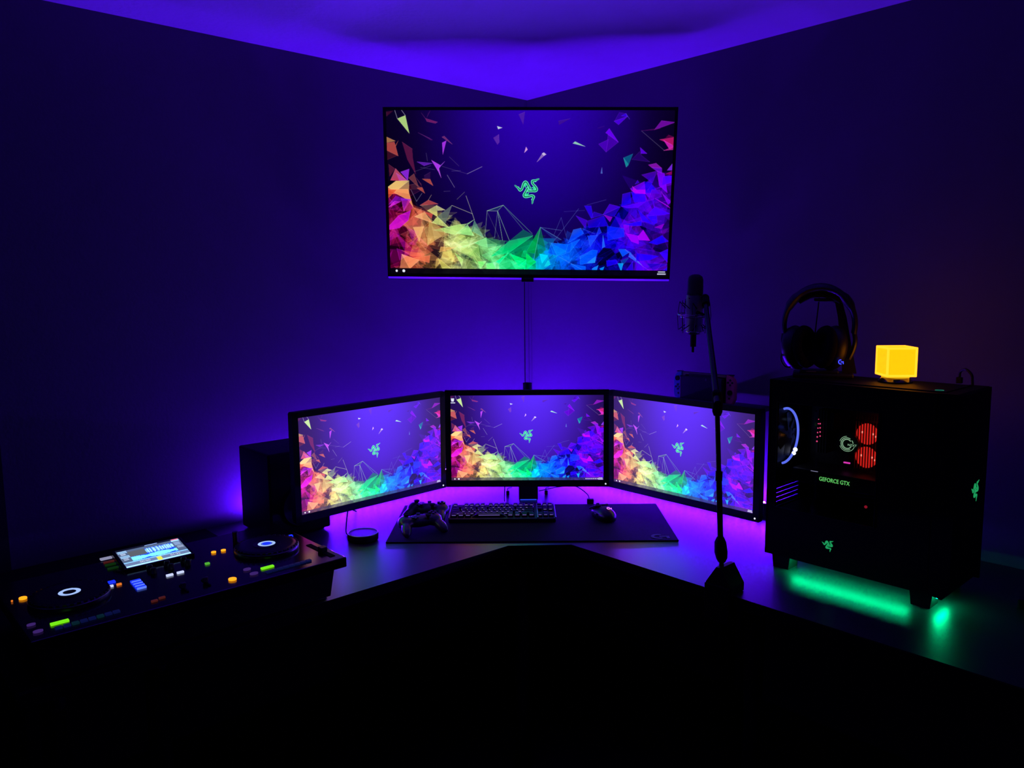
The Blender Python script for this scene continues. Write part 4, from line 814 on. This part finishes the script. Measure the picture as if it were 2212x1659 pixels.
# ------------------------------------------------------------------ microphone on its boom
st = thing('microphone_stand', 'black boom microphone stand clamped to the front desk edge before the right monitor', 'microphone stand', uv(.7275, 1.4605, DZ + .0004), TR)
XZ2 = XZ
MB().prism([(-.0065, .066), (.0065, .066), (.036, .021), (.036, .0), (-.036, .0), (-.036, .021)], -.008, .055, XZ).build('clamp_body', 'satin_black', st)
MB().box((0, -.009, -.028), (.072, .012, .095), bev=.002).box((0, .022, -.045), (.05, .06, .010), bev=.002).cyl((0, .03, -.075), (0, .03, -.031), .006).cyl((0, .03, -.079), (0, .03, -.073), .016, n=20).build('clamp_screw', 'matte_black', st)
B0 = Vector((0, .0, .060))
def wl_(p):                                        # world -> stand frame
    d_ = Vector(p) - st.location; a = -TR; return Vector((d_.x * math.cos(a) - d_.y * math.sin(a), d_.x * math.sin(a) + d_.y * math.cos(a), d_.z))
p0 = wl_((.530, 1.936, DZ + .066)); p1 = wl_((.5255, 1.936, DZ + .140)); p2 = wl_((.5105, 1.936, DZ + .46)); p3 = wl_((.508, 1.937, DZ + .505)); p4 = wl_((.556, 2.262, DZ + .728))
MB().cyl(wl_((.530, 1.936, DZ + .045)), p0 + Vector((0, 0, .012)), .0062, n=16).build('neck', 'dark_metal', st, smooth=True)
MB().tube([p0 + Vector((0, 0, .010)), p0 + Vector((0, 0, .02)), (p0 + p1) / 2, p1 - Vector((0, 0, .012)), p1 + Vector((0, 0, .002))], [.009, .014, .0165, .015, .0085], n=18).build('lower_clutch', 'rubber', st, smooth=True)
MB().cyl(p1, (p1 + p2) * .5, .0072, n=18).cyl((p1 + p2) * .5, p2, .0062, n=18).cyl((p1 + p2) * .5 - Vector((0, 0, .012)), (p1 + p2) * .5 + Vector((0, 0, .012)), .0088, n=18).build('pole', 'dark_metal', st, smooth=True)
MB().tube([p2 - Vector((0, 0, .006)), p2 + Vector((0, 0, .004)), p2 + Vector((0, 0, .03)), p3 + Vector((0, 0, .008)), p3 + Vector((0, 0, .014))], [.009, .0125, .013, .012, .006], n=18).build('upper_clutch', 'rubber', st, smooth=True)
dd = (p4 - p3).normalized()
MB().cyl(p3 - dd * .03, p4, .0085, .0065, n=16).build('boom_arm', 'dark_metal', st, smooth=True)
MB().cyl(p4 - dd * .012, p4 + dd * .014, .0115, n=16).sph(p4 + dd * .02, .012, 14).build('boom_joint', 'rubber', st, smooth=True)
mi = thing('microphone', 'large silver studio microphone in a wire shock mount held by the boom', 'microphone', (.5345, 2.312, DZ + .642), rot=(R(3), R(1.5), R(-20)))
MB().lathe([(0, .0), (.022, .0), (.025, .004), (.025, .105), (.0245, .107), (0, .107)], n=32).build('body', 'mic_body', mi, smooth=True)
MB().lathe([(.0225, .1075), (.0232, .112), (.0225, .150), (.019, .160), (.010, .1655), (0, .1665)], n=32).build('grille', 'mic_mesh', mi, smooth=True)
MB().cyl((0, 0, .106), (0, 0, .1085), .0252, n=32).build('collar', 'chrome', mi, smooth=True)
MB().cyl((0, 0, -.008), (0, 0, .001), .019, n=28).torus((0, 0, .0), .0225, .0022, 32, 8).build('end_ring', 'chrome', mi, smooth=True)
MB().cyl((0, 0, -.045), (0, 0, -.008), .009, n=16).cyl((0, 0, -.062), (0, 0, -.045), .004, n=10).build('cable_plug', 'black_plastic', mi, smooth=True)
MB().cyl((-.012, -.0245, .098), (-.012, -.0262, .098), .0022, n=10).build('name_badge', 'chrome', mi)
cage = MB(); 
for k in range(8):
    a = 2 * PI * k / 8; ca, sa = math.cos(a), math.sin(a); a2 = a + .16
    cage.tube([(.043 * ca, .043 * sa, .086 + .006 * (k % 2)), (.047 * ca, .047 * sa, .052), (.048 * math.cos(a2), .048 * math.sin(a2), .048), (.044 * math.cos(a2), .044 * math.sin(a2), .004 - .006 * (k % 2))], .0013, n=6)
cage.torus((0, 0, .050), .0485, .0022, 48, 8).torus((0, 0, .043), .041, .0016, 48, 8).build('shock_mount_ring', 'chrome', mi, smooth=True)
for k in range(8):
    a = 2 * PI * k / 8; a2 = a + 2 * PI / 16
    MB().tube([(.043 * math.cos(a), .043 * math.sin(a), .086), (.026 * math.cos(a2), .026 * math.sin(a2), .068)], .0014, n=5).build('elastic_cord', 'rubber', mi)
    MB().tube([(.044 * math.cos(a), .044 * math.sin(a), .004), (.026 * math.cos(a2), .026 * math.sin(a2), .020)], .0014, n=5).build('elastic_cord', 'rubber', mi)
MB().cyl((.030, -.030, .050), (.016, -.058, .060), .006, n=14).build('mount_joint', 'rubber', mi, smooth=True)

# ------------------------------------------------------------------ handheld console in its dock, on a wall shelf behind the right monitor
shf = thing('wall_shelf', 'small black wall shelf behind the right monitor carrying the console dock', 'shelf', uv(.004, 1.03, DZ + .352), TR)
MB().box((0, -.125, .009), (.30, .246, .018), bev=.002).build('board', 'black_plastic', shf)
for sx in (-.1, .1): MB().prism([(0, -.09), (-.18, -.002), (0, -.002)], sx - .004, sx + .004, Matrix(((0, 0, 1, 0), (1, 0, 0, 0), (0, 1, 0, 0), (0, 0, 0, 1)))).build('bracket', 'dark_metal', shf)
dk = thing('console_dock', 'black console dock standing behind the right monitor', 'console dock', uv(.165, 1.0275, DZ + .3702), TR)
MB().box((0, -.020, .051), (.168, .012, .102), bev=.004).build('front_wall', 'black_plastic', dk)
MB().box((0, .0225, .053), (.168, .027, .106), bev=.004).build('rear_wall', 'black_plastic', dk)
MB().box((0, 0, .005), (.16, .05, .010), bev=.002).build('floor_plate', 'black_plastic', dk)
MB().box((.022, -.0264, .094), (.006, .001, .008), bev=.0003).build('emblem', 'grey_plastic', dk)
hc = thing('handheld_console', 'handheld console with teal left and coral right grip sitting in its dock', 'game console', uv(.165, 1.0275, DZ + .3812), TR)
MB().box((0, -.001, .0515), (.173, .0095, .102), bev=.002).build('tablet', 'gloss_black', hc)
MB().box((-.01, -.0060, .092), (.10, .0006, .012)).build('screen_edge', 'grey_plastic', hc)
def joy(sx, m):
    pts = []; w_, h_, r_ = .0335, .102, .030
    pts.append((0, 0)); 
    for k in range(9): a = R(-90 + 90 * k / 8); pts.append((w_ - r_ + r_ * math.cos(a), r_ + r_ * math.sin(a)))
    for k in range(9): a = R(90 * k / 8); pts.append((w_ - r_ + r_ * math.cos(a), h_ - r_ + r_ * math.sin(a)))
    pts.append((0, h_)); pts = [(sx * (.0865 + x_), y_) for x_, y_ in pts]
    if sx < 0: pts = pts[::-1]
    b = MB().prism(pts, -.0085, .0075, XZ); bmesh.ops.bevel(b.b, geom=[e for e in b.b.edges if abs(e.verts[0].co.y - e.verts[1].co.y) < 1e-6], offset=.0022, segments=2, affect='EDGES')
    j = b.build('grip', m, hc); j['label'] = ('teal grip' if sx < 0 else 'coral red grip')
    cx_ = sx * .103; zs_, zb = (.078, .048) if sx < 0 else (.045, .078)
    MB().cyl((cx_, -.0085, zs_), (cx_, -.013, zs_), .0085, n=20).build('thumb_stick', 'rubber', j, smooth=True)
    for k in range(4): a = k * PI / 2; MB().cyl((cx_ + .0078 * math.cos(a), -.0080, zb + .0078 * math.sin(a)), (cx_ + .0078 * math.cos(a), -.0105, zb + .0078 * math.sin(a)), .0036, n=12).build('round_button', 'black_plastic', j, smooth=True)
    MB().box((cx_ - sx * .003, -.0095, .026), (.006, .002, .006), bev=.001).build('small_button', 'black_plastic', j)
    MB().box((cx_ - sx * .004, .0, .1015), (.022, .012, .004), bev=.001).build('shoulder_button', 'black_plastic', j)
joy(-1, 'teal_grip'); joy(1, 'coral_grip')

# ------------------------------------------------------------------ small things
rc = thing('mouse_receiver', 'small black receiver block with thin cord at the back edge of the mouse pad', 'receiver', (.277, 2.752, DZ + .0003), R(-4))
MB().box((0, 0, .009), (.024, .018, .018), bev=.002).build('block', 'rubber', rc)
MB().tube([(-.004, .009, .012), (-.01, .05, .022), (-.05, .11, .035), (-.10, .13, .030), (-.15, .14, .018), (-.19, .16, .003)], .0018, n=6, smooth=6).build('cord', 'rubber', rc, smooth=True)
for (x_, y_, lb) in ((-.020, 2.885, 'tiny black cable connector on the desk left of the clamp foot'), (.124, 2.885, 'tiny black cable connector on the desk right of the clamp foot')):
    t = thing('cable_connector', lb, 'connector', (x_, y_, DZ + .0003), 0, 'cable connectors under the middle monitor')
    MB().box((0, 0, .008), (.012, .010, .016), bev=.002).build('plug', 'rubber', t)
    MB().tube([(0, .004, .014), (0, .02, .02), (.01, .06, .012), (.015, .10, .003)], .0016, n=6, smooth=5).build('cord', 'rubber', t, smooth=True)
t = MB().tube([(-.0315, 2.79, DZ + .0018), (-.032, 2.785, DZ + .02), (-.030, 2.78, DZ + .06), (-.028, 2.775, DZ + .12), (-.02, 2.77, DZ + .2)], .0016, n=6, smooth=5).build('hanging_cable', 'rubber', None, smooth=True)
tag(t, 'short thin cable hanging from the middle monitor down to the desk', 'cable')
t = thing('small_box', 'small dark glossy box at the far right of the desk beyond the computer', 'box', uv(.287, 2.03, DZ), TR + R(15))
MB().box((0, 0, .012), (.05, .03, .024), bev=.003).build('body', 'gloss_black', t); MB().box((0, -.0152, .012), (.02, .001, .010)).build('front_label', 'grey_plastic', t)
